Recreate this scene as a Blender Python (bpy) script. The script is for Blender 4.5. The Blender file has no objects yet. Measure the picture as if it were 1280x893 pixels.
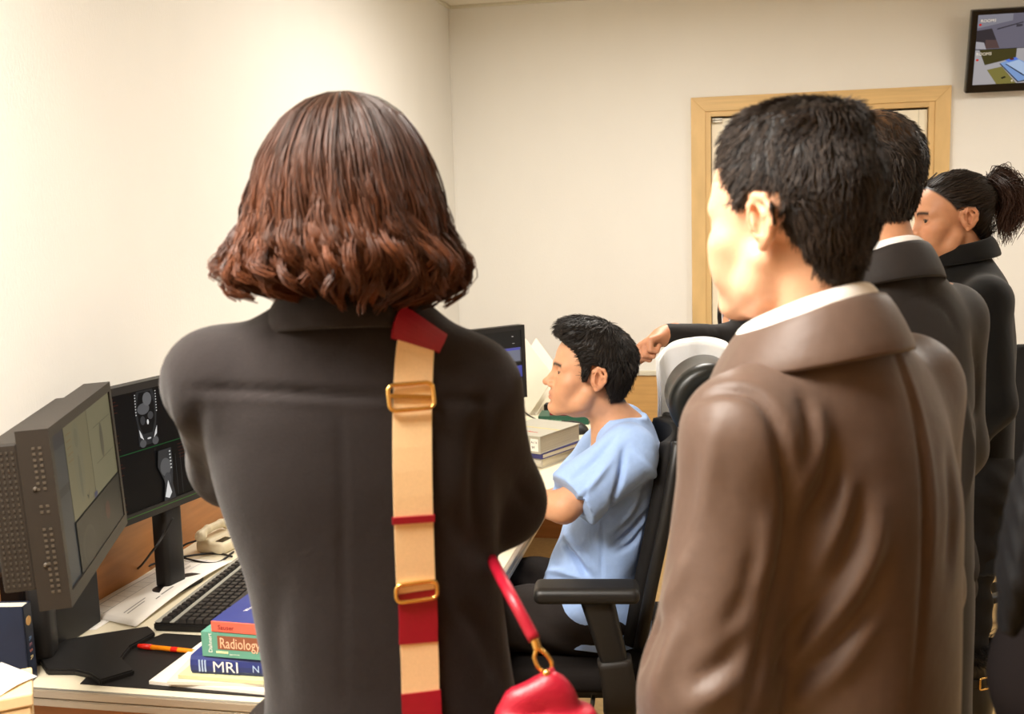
import bpy, bmesh, math, random
import numpy as np
from mathutils import Vector, Matrix

SC = bpy.context.scene
COL = SC.collection
RNG = np.random.default_rng(7)
random.seed(7)

# ------------------------------------------------------------------ camera
F_PX, EYE = 1340.0, 1.62
YAW, PITCH, ROLL = math.radians(11.7), math.radians(7.9), math.radians(-1.7)
_f = Vector((-math.sin(YAW)*math.cos(PITCH), math.cos(YAW)*math.cos(PITCH), -math.sin(PITCH)))
_r0 = Vector((math.cos(YAW), math.sin(YAW), 0))
_u0 = _r0.cross(_f)
_r = _r0*math.cos(ROLL) + _u0*math.sin(ROLL)
_u = _u0*math.cos(ROLL) - _r0*math.sin(ROLL)
cam_data = bpy.data.cameras.new('camera')
cam_data.sensor_width = 36.0
cam_data.lens = F_PX/1280*36
cam_data.clip_start = 0.05
cam = bpy.data.objects.new('camera', cam_data)
COL.objects.link(cam)
cam.matrix_world = Matrix(((_r.x, _u.x, -_f.x, 0), (_r.y, _u.y, -_f.y, 0), (_r.z, _u.z, -_f.z, EYE), (0, 0, 0, 1)))
cam_data.dof.use_dof = True
cam_data.dof.focus_distance = 2.8
cam_data.dof.aperture_fstop = 6.5
SC.camera = cam

# ------------------------------------------------------------------ world, lamps, exposure
world = bpy.data.worlds.new('world')
SC.world = world
world.use_nodes = True
world.node_tree.nodes['Background'].inputs[0].default_value = (1.0, 0.9, 0.78, 1)
world.node_tree.nodes['Background'].inputs[1].default_value = 0.05
SC.view_settings.view_transform = 'Standard'
SC.view_settings.look = 'None'
SC.view_settings.gamma = 1.0
SC.view_settings.use_curve_mapping = False
SC.view_settings.exposure = 0.0

def area_lamp(name, loc, target, sx, sy, power, col):
    d = bpy.data.lights.new(name, 'AREA')
    d.shape = 'RECTANGLE'
    d.size, d.size_y, d.energy, d.color = sx, sy, power, col
    o = bpy.data.objects.new(name, d)
    COL.objects.link(o)
    o.location = loc
    o.rotation_euler = (Vector(target)-Vector(loc)).to_track_quat('-Z', 'Y').to_euler()
    return o
WARM = (1.0, 0.95, 0.88)
LAMPS = [((-0.95, 0.72, 2.62), (0.8, 0.8), 108.0), ((1.9, 3.9, 2.62), (0.55, 1.0), 38.0), ((-0.3, 3.9, 2.62), (0.55, 1.0), 46.0)]  # first one is added, standing in for a flash bounced off the ceiling
for _l, _s, _p in LAMPS:
    area_lamp('overhead_area_light', _l, (_l[0], _l[1], 0), _s[0], _s[1], _p, WARM)

# ------------------------------------------------------------------ objects, tags
def tag(o, label, cat, group=None):
    o['label'] = label
    o['category'] = cat
    if group: o['group'] = group
    return o
def structure(o):
    o['kind'] = 'structure'
    return o
def thing(name, label, cat, loc=(0, 0, 0), rz=0.0, group=None):
    o = bpy.data.objects.new(name, None)
    COL.objects.link(o)
    o.location = loc
    o.rotation_euler = (0, 0, rz)
    o.empty_display_size = 0.1
    return tag(o, label, cat, group)
def link_mesh(name, me, mat, parent=None, loc=None, rot=None):
    o = bpy.data.objects.new(name, me)
    COL.objects.link(o)
    if mat is not None:
        me.materials.clear()
        for m in (mat if isinstance(mat, (list, tuple)) else [mat]): me.materials.append(m)
    if parent is not None: o.parent = parent
    if loc is not None: o.location = loc
    if rot is not None: o.rotation_euler = rot
    return o
def smooth(me, on=True):
    me.polygons.foreach_set('use_smooth', np.full(len(me.polygons), on))
    return me
def np_mesh(name, v, q, sm=True, tri=False):
    """fast mesh from numpy verts and quads (or triangles)"""
    v = np.ascontiguousarray(v, np.float32); q = np.ascontiguousarray(q, np.int32)
    k = q.shape[1]
    me = bpy.data.meshes.new(name)
    me.vertices.add(len(v)); me.vertices.foreach_set('co', v.ravel())
    me.loops.add(q.size); me.loops.foreach_set('vertex_index', q.ravel())
    me.polygons.add(len(q)); me.polygons.foreach_set('loop_start', np.arange(0, q.size, k, dtype=np.int32))
    me.update(calc_edges=True)
    smooth(me, sm)
    me.validate()
    return me
def set_colors(me, rgb, name='tint'):
    a = me.color_attributes.new(name, 'FLOAT_COLOR', 'POINT')
    c = np.ones((len(me.vertices), 4), np.float32); c[:, :3] = rgb
    a.data.foreach_set('color', c.ravel())

# ------------------------------------------------------------------ implicit-surface modelling grid
def axis(lo, hi, coarse, fine=()):
    pts = [lo]; x = lo
    while x < hi:
        s = coarse
        for a, b, st in fine:
            if a <= x < b: s = min(s, st)
            elif x < a and x + s > a: s = max(st, a-x)
        x += s; pts.append(x)
    return np.array(pts, np.float32)
def rotm(yaw=0, pitch=0, roll=0):
    """columns: right, forward, up.  yaw + turns to the left, pitch + looks up, roll + tips towards the right shoulder"""
    return np.array(Matrix.Rotation(math.radians(yaw), 3, 'Z') @ Matrix.Rotation(math.radians(pitch), 3, 'X') @ Matrix.Rotation(math.radians(roll), 3, 'Y'), np.float32)
I3 = np.eye(3, dtype=np.float32)
class Frame:
    def __init__(s, o, R=I3, k=1.0): s.o, s.R, s.k = np.array(o, np.float32), np.array(R, np.float32), k
    def pt(s, p): return s.o + s.R @ (np.array(p, np.float32)*s.k)
    def inv(s, v): return ((v - s.o) @ s.R)/s.k
WORLD = Frame((0, 0, 0))
class Grid:
    def __init__(s, ax, ay, az):
        s.x, s.y, s.z = ax, ay, az
        s.f = np.full((len(ax), len(ay), len(az)), 9.0, np.float32)
    def region(s, lo, hi):
        out = []
        for a, l, h in zip((s.x, s.y, s.z), lo, hi):
            i, j = np.searchsorted(a, l), np.searchsorted(a, h)
            out.append(slice(max(i-1, 0), min(j+1, len(a))))
        return tuple(out)
    def apply(s, lo, hi, fn, k, mode):
        m = max(k, 0.004)*1.2
        sl = s.region(np.array(lo)-m, np.array(hi)+m)
        X, Y, Z = s.x[sl[0]][:, None, None], s.y[sl[1]][None, :, None], s.z[sl[2]][None, None, :]
        a = s.f[sl]
        if a.size == 0: return
        d = fn(X, Y, Z)
        if mode == 'add': s.f[sl] = a + d; return
        if mode == 'sub': a = -a
        if mode == 'int': a = -a; d = -d
        if k > 1e-6:
            h = np.maximum(k - np.abs(a-d), 0)/k
            r = np.minimum(a, d) - h*h*k*0.25
        else: r = np.minimum(a, d)
        s.f[sl] = -r if mode in ('sub', 'int') else r
    def ell(s, c, r, k=0.01, R=None, fr=WORLD, mode='u'):
        c = fr.pt(c); r = np.array(r, np.float32)*fr.k
        M = fr.R if R is None else fr.R @ R
        rm = float(np.max(r)) + 0.004
        def fn(X, Y, Z):
            x, y, z = X-c[0], Y-c[1], Z-c[2]
            q = [(x*M[0, i] + y*M[1, i] + z*M[2, i]) for i in range(3)]
            k0 = np.sqrt((q[0]/r[0])**2 + (q[1]/r[1])**2 + (q[2]/r[2])**2) + 1e-6
            k1 = np.sqrt((q[0]/r[0]**2)**2 + (q[1]/r[1]**2)**2 + (q[2]/r[2]**2)**2) + 1e-6
            return k0*(k0-1)/k1
        s.apply(c-rm, c+rm, fn, k*fr.k, mode)
    def cap(s, a, b, ra, rb, k=0.01, fr=WORLD, mode='u', flat=None):
        a, b = fr.pt(a), fr.pt(b); ra, rb = ra*fr.k, rb*fr.k
        ba = b-a; L2 = float(ba @ ba) + 1e-9
        rm = max(ra, rb)
        def fn(X, Y, Z):
            x, y, z = X-a[0], Y-a[1], Z-a[2]
            t = np.clip((x*ba[0]+y*ba[1]+z*ba[2])/L2, 0, 1)
            return np.sqrt((x-t*ba[0])**2 + (y-t*ba[1])**2 + (z-t*ba[2])**2) - (ra + (rb-ra)*t)
        s.apply(np.minimum(a, b)-rm, np.maximum(a, b)+rm, fn, k*fr.k, mode)
    def chain(s, pts, rad, k=0.01, fr=WORLD, mode='u'):
        if not hasattr(rad, '__len__'): rad = [rad]*len(pts)
        for i in range(len(pts)-1): s.cap(pts[i], pts[i+1], rad[i], rad[i+1], k, fr, mode)
    def box(s, c, h, rnd=0.01, k=0.0, R=None, fr=WORLD, mode='u'):
        c = fr.pt(c); h = np.array(h, np.float32)*fr.k
        M = fr.R if R is None else fr.R @ R
        rm = float(np.linalg.norm(h)) + 0.01
        def fn(X, Y, Z):
            x, y, z = X-c[0], Y-c[1], Z-c[2]
            q = [np.abs(x*M[0, i] + y*M[1, i] + z*M[2, i]) - h[i] + rnd for i in range(3)]
            o = np.sqrt(np.maximum(q[0], 0)**2 + np.maximum(q[1], 0)**2 + np.maximum(q[2], 0)**2)
            return o + np.minimum(np.maximum(np.maximum(q[0], q[1]), q[2]), 0) - rnd
        s.apply(c-rm, c+rm, fn, k, mode)
    def loft(s, rows, k=0.02, n=2.4, mode='u', grow=0.0):
        """rows: (z, cx, cy, rx, ry) from bottom to top; a stack of rounded cross-sections"""
        rows = np.array(sorted(rows), np.float32)
        zz, cx, cy, rx, ry = rows.T
        zf = np.linspace(zz[0], zz[-1], 160)
        def spl(v):
            t = np.interp(zf, zz, v)
            ker = np.ones(13)/13
            tp = np.pad(t, 6, mode='edge')
            return np.convolve(tp, ker, 'valid')
        cxs, cys, rxs, rys = spl(cx), spl(cy), spl(rx)+grow, spl(ry)+grow
        lo = (np.min(cxs-rxs), np.min(cys-rys), zz[0]); hi = (np.max(cxs+rxs), np.max(cys+rys), zz[-1])
        def fn(X, Y, Z):
            zc = np.clip(Z, zz[0], zz[-1])
            a, b, c, d = (np.interp(zc, zf, v).astype(np.float32) for v in (cxs, cys, rxs, rys))
            q = (np.abs((X-a)/c)**n + np.abs((Y-b)/d)**n + 1e-9)**(1.0/n)
            r = (q-1)*np.minimum(c, d)
            ends = np.maximum(Z-zz[-1], zz[0]-Z)
            return np.maximum(r, ends)
        s.apply(lo, hi, fn, k, mode)
    def crease(s, pts, w, amp, fr=WORLD):
        """a soft valley (amp > 0) or ridge (amp < 0) pressed along a polyline"""
        P = [fr.pt(p) for p in pts]
        A = np.array(P); lo, hi = A.min(0)-3*w, A.max(0)+3*w
        n = len(P)-1
        def fn(X, Y, Z):
            best = None
            for i in range(n):
                a, b = P[i], P[i+1]; ba = b-a; L2 = float(ba @ ba)+1e-9
                x, y, z = X-a[0], Y-a[1], Z-a[2]
                t0 = (x*ba[0]+y*ba[1]+z*ba[2])/L2
                t = np.clip(t0, 0, 1)
                d2 = (x-t*ba[0])**2+(y-t*ba[1])**2+(z-t*ba[2])**2
                g = np.exp(-d2/(w*w))
                fade = np.sin(np.clip((i+t)/n, 0, 1)*np.pi)**0.6
                g = g*fade
                best = g if best is None else np.maximum(best, g)
            return amp*best
        s.apply(lo, hi, fn, 0, 'add')
    def wave(s, lo, hi, fn):
        s.apply(lo, hi, fn, 0, 'add')
    def cut(s, fn, mode='int'):
        s.apply((s.x[0], s.y[0], s.z[0]), (s.x[-1], s.y[-1], s.z[-1]), fn, 0, mode)
    def mesh(s):
        f = s.f; ins = f < 0
        nx, ny, nz = f.shape
        b = ins.astype(np.int8)
        cnt = np.zeros((nx-1, ny-1, nz-1), np.int8)
        for i in (0, 1):
            for j in (0, 1):
                for k in (0, 1): cnt += b[i:nx-1+i, j:ny-1+j, k:nz-1+k]
        act = (cnt > 0) & (cnt < 8)
        I, J, K = np.nonzero(act)
        vid = np.full(act.shape, -1, np.int32); vid[I, J, K] = np.arange(len(I))
        acc = np.zeros((len(I), 3), np.float32); num = np.zeros(len(I), np.float32)
        corners = [(0, 0, 0), (1, 0, 0), (0, 1, 0), (1, 1, 0), (0, 0, 1), (1, 0, 1), (0, 1, 1), (1, 1, 1)]
        vals = {c: f[I+c[0], J+c[1], K+c[2]] for c in corners}
        for c in corners:
            for ax in range(3):
                if c[ax]: continue
                e = list(c); e[ax] = 1; e = tuple(e)
                va, vb = vals[c], vals[e]
                m = (va < 0) != (vb < 0)
                t = np.where(m, va/np.where(m, va-vb, 1), 0)
                t = np.clip(t, 0.02, 0.98)
                p = np.array(c, np.float32)[None, :].repeat(len(I), 0); p[:, ax] = t
                acc += p*m[:, None]; num += m
        p = acc/num[:, None]
        ux = np.stack([I, J, K], 1) + p
        v = np.stack([np.interp(ux[:, a], np.arange(len(g)), g) for a, g in enumerate((s.x, s.y, s.z))], 1)
        quads = []
        for ax in range(3):
            lo = [slice(None)]*3; hi = [slice(None)]*3
            lo[ax] = slice(0, -1); hi[ax] = slice(1, None)
            A, B = ins[tuple(lo)], ins[tuple(hi)]
            E = np.argwhere(A != B)
            o = [a for a in range(3) if a != ax]
            ok = (E[:, o[0]] > 0) & (E[:, o[1]] > 0) & (E[:, o[0]] < f.shape[o[0]]-1) & (E[:, o[1]] < f.shape[o[1]]-1)
            E = E[ok]
            flip = A[E[:, 0], E[:, 1], E[:, 2]]
            def vv(d0, d1):
                c = E.copy(); c[:, o[0]] -= d0; c[:, o[1]] -= d1
                return vid[c[:, 0], c[:, 1], c[:, 2]]
            q = np.stack([vv(1, 1), vv(0, 1), vv(0, 0), vv(1, 0)], 1)
            if ax == 1: flip = ~flip
            q[~flip] = q[~flip][:, ::-1]
            quads.append(q)
        q = np.concatenate(quads)
        q = q[(q >= 0).all(1)]
        # relax once, keeping the volume
        for lam in (0.5, -0.52):
            nb = np.zeros_like(v); n = np.zeros(len(v))
            for i in range(4):
                np.add.at(nb, q[:, i], v[q[:, (i+1) % 4]]); np.add.at(n, q[:, i], 1)
                np.add.at(nb, q[:, i], v[q[:, (i-1) % 4]]); np.add.at(n, q[:, i], 1)
            v = v + lam*(nb/np.maximum(n, 1)[:, None]-v)
        return v, q
def normals_of(v, q):
    n = np.cross(v[q[:, 2]]-v[q[:, 0]], v[q[:, 3]]-v[q[:, 1]])
    out = np.zeros_like(v)
    for i in range(4): np.add.at(out, q[:, i], n)
    return out/(np.linalg.norm(out, axis=1, keepdims=True)+1e-12)

# ------------------------------------------------------------------ strands (hair, fur)
def strand_mesh(name, paths, r0, r1, tint=None):
    """paths N x K x 3 -> one mesh of thin three-sided tapering strands"""
    P = np.asarray(paths, np.float32); N, K, _ = P.shape
    T = np.gradient(P, axis=1); T /= np.linalg.norm(T, axis=2, keepdims=True)+1e-9
    ref = np.cross(P[:, -1]-P[:, 0], P[:, K//2]-P[:, 0]) + np.array([1e-7, 2e-7, 1e-7])
    ref = (ref/(np.linalg.norm(ref, axis=1, keepdims=True)+1e-12))[:, None, :].repeat(K, 1)
    A = np.cross(T, ref); A /= np.linalg.norm(A, axis=2, keepdims=True)+1e-9
    B = np.cross(T, A)
    rad = np.linspace(0, 1, K)
    rad = (r0 + (r1-r0)*rad)[None, :, None]
    ring = [P + rad*(math.cos(a)*A + math.sin(a)*B) for a in (0, 2.0944, 4.18879)]
    V = np.stack(ring, 2).reshape(-1, 3)
    base = (np.arange(N)[:, None]*K + np.arange(K-1)[None, :])*3
    q = []
    for i in range(3):
        j = (i+1) % 3
        q.append(np.stack([base+i, base+j, base+3+j, base+3+i], -1).reshape(-1, 4))
    return V, np.concatenate(q)
def join_np(parts):
    v, q, n = [], [], 0
    for a, b in parts:
        v.append(a); q.append(b+n); n += len(a)
    return np.concatenate(v), np.concatenate(q)

# ------------------------------------------------------------------ procedural materials
def srgb(r, g, b):
    return tuple((c/12.92 if c <= 0.04045 else ((c+0.055)/1.055)**2.4) for c in (r/255, g/255, b/255))
_mats = {}
def mat(name, col, rough=0.6, spec=0.35, metal=0.0, var=0.06, scale=40.0, bump=0.0, bscale=None, sheen=0.0, attr=None,
        emit=0.0, stretch=None, detail=4.0, coat=0.0, bump2=0.0, b2scale=8.0, sss=0.0, aniso=0.0, trans=0.0, basek=1.0):
    if name in _mats: return _mats[name]
    m = bpy.data.materials.new(name); m.use_nodes = True
    nt = m.node_tree; N, L = nt.nodes, nt.links
    b = N['Principled BSDF']
    b.inputs['Roughness'].default_value = rough
    b.inputs['Specular IOR Level'].default_value = spec
    b.inputs['Metallic'].default_value = metal
    b.inputs['Sheen Weight'].default_value = sheen
    b.inputs['Coat Weight'].default_value = coat
    if trans: b.inputs['Transmission Weight'].default_value = trans
    if sss:
        b.inputs['Subsurface Weight'].default_value = sss
        b.inputs['Subsurface Radius'].default_value = (1.0, 0.35, 0.2)
        b.inputs['Subsurface Scale'].default_value = 0.006
    if aniso: b.inputs['Anisotropic'].default_value = aniso
    tc = N.new('ShaderNodeTexCoord'); mp = N.new('ShaderNodeMapping')
    L.new(tc.outputs['Object'], mp.inputs['Vector'])
    if stretch: mp.inputs['Scale'].default_value = stretch
    no = N.new('ShaderNodeTexNoise'); no.inputs['Scale'].default_value = scale; no.inputs['Detail'].default_value = detail
    L.new(mp.outputs[0], no.inputs['Vector'])
    if attr:
        base = N.new('ShaderNodeVertexColor'); base.layer_name = attr; src = base.outputs[0]
    else:
        base = N.new('ShaderNodeRGB'); base.outputs[0].default_value = (*col, 1); src = base.outputs[0]
    mr = N.new('ShaderNodeMapRange'); mr.inputs[1].default_value = 0.25; mr.inputs[2].default_value = 0.75
    mr.inputs[3].default_value = 1-var; mr.inputs[4].default_value = 1+var
    L.new(no.outputs['Fac'], mr.inputs[0])
    vm = N.new('ShaderNodeVectorMath'); vm.operation = 'SCALE'
    L.new(src, vm.inputs[0]); L.new(mr.outputs[0], vm.inputs['Scale'])
    if basek != 1.0:
        v2 = N.new('ShaderNodeVectorMath'); v2.operation = 'SCALE'; v2.inputs['Scale'].default_value = basek
        L.new(vm.outputs[0], v2.inputs[0]); L.new(v2.outputs[0], b.inputs['Base Color'])
    else: L.new(vm.outputs[0], b.inputs['Base Color'])
    if emit:
        L.new(vm.outputs[0], b.inputs['Emission Color']); b.inputs['Emission Strength'].default_value = emit
    last = None
    for amt, scl in ((bump, bscale or scale), (bump2, b2scale)):
        if not amt: continue
        nb = N.new('ShaderNodeTexNoise'); nb.inputs['Scale'].default_value = scl; nb.inputs['Detail'].default_value = 5
        L.new(mp.outputs[0], nb.inputs['Vector'])
        bp = N.new('ShaderNodeBump'); bp.inputs['Strength'].default_value = 1.0; bp.inputs['Distance'].default_value = amt
        L.new(nb.outputs['Fac'], bp.inputs['Height'])
        if last: L.new(last, bp.inputs['Normal'])
        last = bp.outputs[0]
    if last: L.new(last, b.inputs['Normal'])
    _mats[name] = m
    return m
SKIN = mat('skin', (1, 1, 1), 0.48, 0.4, var=0.05, scale=60, bump=0.0004, bscale=500, attr='tint', sss=0.12)
EYE_M = mat('eyeball', (1, 1, 1), 0.12, 0.6, var=0.0, attr='tint')
HAIR = mat('hair_fibre', (1, 1, 1), 0.48, 0.32, var=0.12, scale=90, attr='tint')

# ------------------------------------------------------------------ heads (local frame: x right, y forward, z up, origin between the ear holes)
def head_shape(g, fr, jaw=1.0, nose=1.0, fem=False, k=1.0, lids='open', mouth=0.0):
    E, C = (lambda *a, **w: g.ell(*a, fr=fr, **w)), (lambda *a, **w: g.cap(*a, fr=fr, **w))
    E((0, -0.012, 0.044), (0.073, 0.094, 0.080), 0.0)
    E((0, 0.038, 0.030), (0.062, 0.052, 0.060), 0.030)                     # forehead
    E((0, 0.034, -0.028), (0.060*jaw, 0.056, 0.074), 0.025)                # face block
    for s in (-1, 1):
        C((s*0.055*jaw, 0.006, -0.040), (s*0.046*jaw, 0.020, -0.068), 0.015, 0.015, k=0.022)
        C((s*0.046*jaw, 0.020, -0.068), (s*0.014*jaw, 0.074, -0.094), 0.015, 0.015, k=0.02)
        E((s*0.043, 0.058, -0.020), (0.022, 0.022, 0.018), 0.022)          # cheek bone
        E((s*0.034, 0.066, -0.048), (0.020, 0.020, 0.026), 0.022)          # cheek
    E((0, 0.081, -0.093), (0.020*jaw, 0.014, 0.013), 0.022)                # chin
    E((0, 0.074, -0.058), (0.031, 0.020, 0.028), 0.020)                    # muzzle
    for s in (-1, 1): C((s*0.012, 0.086, 0.022), (s*0.044, 0.072, 0.021), 0.0085, 0.007, k=0.018)   # brow
    for s in (-1, 1): E((s*0.031, 0.092, 0.004), (0.017, 0.012, 0.011), 0.014, mode='sub')          # socket
    for s in (-1, 1):
        E((s*0.031, 0.0735, 0.003), (0.0152, 0.0135, 0.0125), 0.006)                               # lids
        if lids == 'narrow': E((s*0.031, 0.088, 0.0015), (0.0125, 0.010, 0.0019), 0.001, mode='sub')
        elif lids == 'open': E((s*0.031, 0.088, 0.0025), (0.0125, 0.010, 0.0042), 0.002, mode='sub')
        else: C((s*0.021, 0.0862, -0.0005), (s*0.043, 0.081, -0.0005), 0.0012, 0.0012, k=0.002, mode='sub')
    n = nose
    C((0, 0.084, 0.014), (0, 0.0945*n**0.4, -0.012), 0.0075, 0.0085, k=0.014)
    C((0, 0.0945*n**0.4, -0.012), (0, 0.1085*n**0.6, -0.028), 0.0080, 0.0100, k=0.008)
    for s in (-1, 1): E((s*0.0125, 0.0965, -0.033), (0.0085, 0.0105, 0.0075), 0.007)
    for s in (-1, 1): E((s*0.0065, 0.1035, -0.0405), (0.0038, 0.0055, 0.003), 0.003, mode='sub')
    # lips
    E((0, 0.0915, -0.0565), (0.0215, 0.0085, 0.0052), 0.006)
    E((0, 0.0905, -0.0680), (0.0185, 0.0085, 0.0062), 0.006)
    C((-0.024, 0.0865, -0.0622), (0, 0.1010, -0.0620), 0.0010, 0.0012, k=0.0035, mode='sub')
    C((0.024, 0.0865, -0.0622), (0, 0.1010, -0.0620), 0.0010, 0.0012, k=0.0035, mode='sub')
    E((0, 0.0915, -0.0785), (0.016, 0.006, 0.005), 0.008, mode='sub')
def ears(g, fr):
    for s in (-1, 1):
        x = s*0.0715
        E = lambda *a, **w: g.ell(*a, fr=fr, **w)
        E((x+s*0.002, -0.010, 0.002), (0.010, 0.016, 0.026), 0.010)
        E((x+s*0.010, -0.014, 0.004), (0.006, 0.0165, 0.0275), 0.004, R=rotm(-s*28, -8, 0))
        hel = [(x+s*0.002, 0.004, 0.006), (x+s*0.008, 0.003, 0.020), (x+s*0.013, -0.008, 0.031), (x+s*0.017, -0.022, 0.029),
               (x+s*0.019, -0.031, 0.016), (x+s*0.016, -0.030, 0.000), (x+s*0.011, -0.022, -0.014), (x+s*0.006, -0.011, -0.025)]
        E((x+s*0.012, -0.010, 0.005), (0.008, 0.0085, 0.017), 0.004, mode='sub', R=rotm(-s*20, -8, 0))
        g.chain(hel, [0.0032, 0.0038, 0.0042, 0.0044, 0.0042, 0.0040, 0.0044, 0.0060], k=0.004, fr=fr)
        g.chain([(x+s*0.012, -0.012, 0.022), (x+s*0.0155, -0.0215, 0.010), (x+s*0.011, -0.019, -0.006)], 0.0034, k=0.005, fr=fr)
        E((x+s*0.004, 0.001, -0.004), (0.0045, 0.004, 0.006), 0.005)
def head_tint(p, base, lip, hair=None, hairmask=None, blush=0.10, brow=None):
    """p: head-local points -> colours (lips, cheeks, ears, scalp)"""
    c = np.tile(np.array(base, np.float32), (len(p), 1))
    x, y, z = p.T
    def mix(m, col):
        m = np.clip(m, 0, 1)[:, None]
        c[:] = c*(1-m) + np.array(col, np.float32)*m
    red = np.array(base)*np.array([1.02, 0.78, 0.70])
    ch = np.exp(-(((np.abs(x)-0.042)/0.02)**2 + ((z+0.025)/0.022)**2)) * (y > 0.03)
    ear = np.exp(-((np.abs(x)-0.088)/0.012)**2) * (np.abs(z) < 0.04) * (y < 0.02)
    nose = np.exp(-((x/0.014)**2 + ((z+0.03)/0.012)**2)) * (y > 0.095)
    mix(blush*4*np.maximum(np.maximum(ch, ear), nose), red)
    lp = np.exp(-((x/0.021)**4 + ((z+0.0622)/0.0105)**4)) * (y > 0.078)
    mix(lp*0.85, lip)
    if brow is not None:
        zb = 0.0235 - 0.10*np.maximum(np.abs(x)-0.034, 0) - 0.6*np.maximum(0.018-np.abs(x), 0)
        b = np.exp(-((z-zb)/0.0042)**2) * (np.abs(x) > 0.010) * (np.abs(x) < 0.049) * (y > 0.05)
        mix(b*1.1, brow)
    lash = np.exp(-((z-0.0052)/0.0022)**2) * (np.abs(x) > 0.0185) * (np.abs(x) < 0.0445) * (y > 0.055)
    mix(lash*0.9, (0.03, 0.02, 0.015))
    if hairmask is not None: mix(hairmask, hair)
    return c
def eyes(fr, parent, iris=(0.02, 0.012, 0.008), gaze=(0.0, 1.0, -0.12)):
    for s in (-1, 1):
        bm = bmesh.new(); bmesh.ops.create_uvsphere(bm, u_segments=20, v_segments=12, radius=0.0122*fr.k)
        me = bpy.data.meshes.new('eye'); bm.to_mesh(me); bm.free(); smooth(me)
        v = np.array([q.co for q in me.vertices])
        look = np.array(gaze); look /= np.linalg.norm(look)
        dd = v @ look/(0.0122*fr.k)
        c = np.where((dd > 0.80)[:, None], np.array(iris), np.array([0.50, 0.45, 0.40]))
        set_colors(me, c)
        o = link_mesh('eye', me, EYE_M, parent)
        o.matrix_local = Matrix.Translation(Vector(fr.pt((s*0.031, 0.0735, 0.0025)))) @ Matrix(fr.R.tolist()).to_4x4()

def hand_shape(g, wrist, dirv, palm_n, side, pose='relaxed', k=1.0):
    """wrist point, pointing direction, palm normal, side +1 when the thumb leaves towards cross(dir, normal)"""
    d = np.array(dirv, float); d /= np.linalg.norm(d)
    n = np.array(palm_n, float); n -= d*(n @ d); n /= np.linalg.norm(n)
    t = np.cross(d, n)*side                                   # towards the thumb
    W = np.array(wrist, float)
    P = lambda a, b, c: W + (d*a + t*b + n*c)*k
    R = np.stack([t, d, n], 1)
    g.ell(P(0.045, 0, 0), (0.039*k, 0.050*k, 0.016*k), 0.012, R=R)
    g.cap(P(-0.03, 0, 0), P(0.02, 0, 0), 0.026*k, 0.027*k, 0.02)
    spec = [(0.030, 0.092, 0.034, 0.023, 0.020), (0.010, 0.096, 0.038, 0.026, 0.021), (-0.010, 0.092, 0.035, 0.024, 0.020), (-0.029, 0.083, 0.028, 0.019, 0.018)]
    for i, (b, a, l1, l2, l3) in enumerate(spec):
        if pose == 'fist': bends = (75, 165, 235)
        elif pose == 'point' and i == 0: bends = (22, 70, 95)
        elif pose == 'point': bends = (62, 150, 215)
        elif pose == 'grip': bends = (45, 105, 150)
        else: bends = (15, 35, 50)
        p = P(a-0.012, b, 0.0); pts = [P(a-0.03, b*0.9, 0), p]
        for l, ang in zip((l1, l2, l3), bends):
            an = math.radians(ang)
            p = p + (d*math.cos(an) + n*math.sin(an))*l*k
            pts.append(p)
        g.chain(pts, [0.009*k, 0.0098*k, 0.0088*k, 0.0080*k, 0.0070*k], k=0.004)
    base = P(0.018, 0.028, 0.006)
    if pose in ('fist', 'point'): tp = [base, P(0.050, 0.048, 0.020), P(0.078, 0.040, 0.034), P(0.098, 0.030, 0.040)]
    else: tp = [base, P(0.045, 0.052, 0.016), P(0.072, 0.058, 0.024), P(0.094, 0.056, 0.028)]
    g.chain(tp, [0.014*k, 0.0115*k, 0.0098*k, 0.0085*k], k=0.008)

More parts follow.
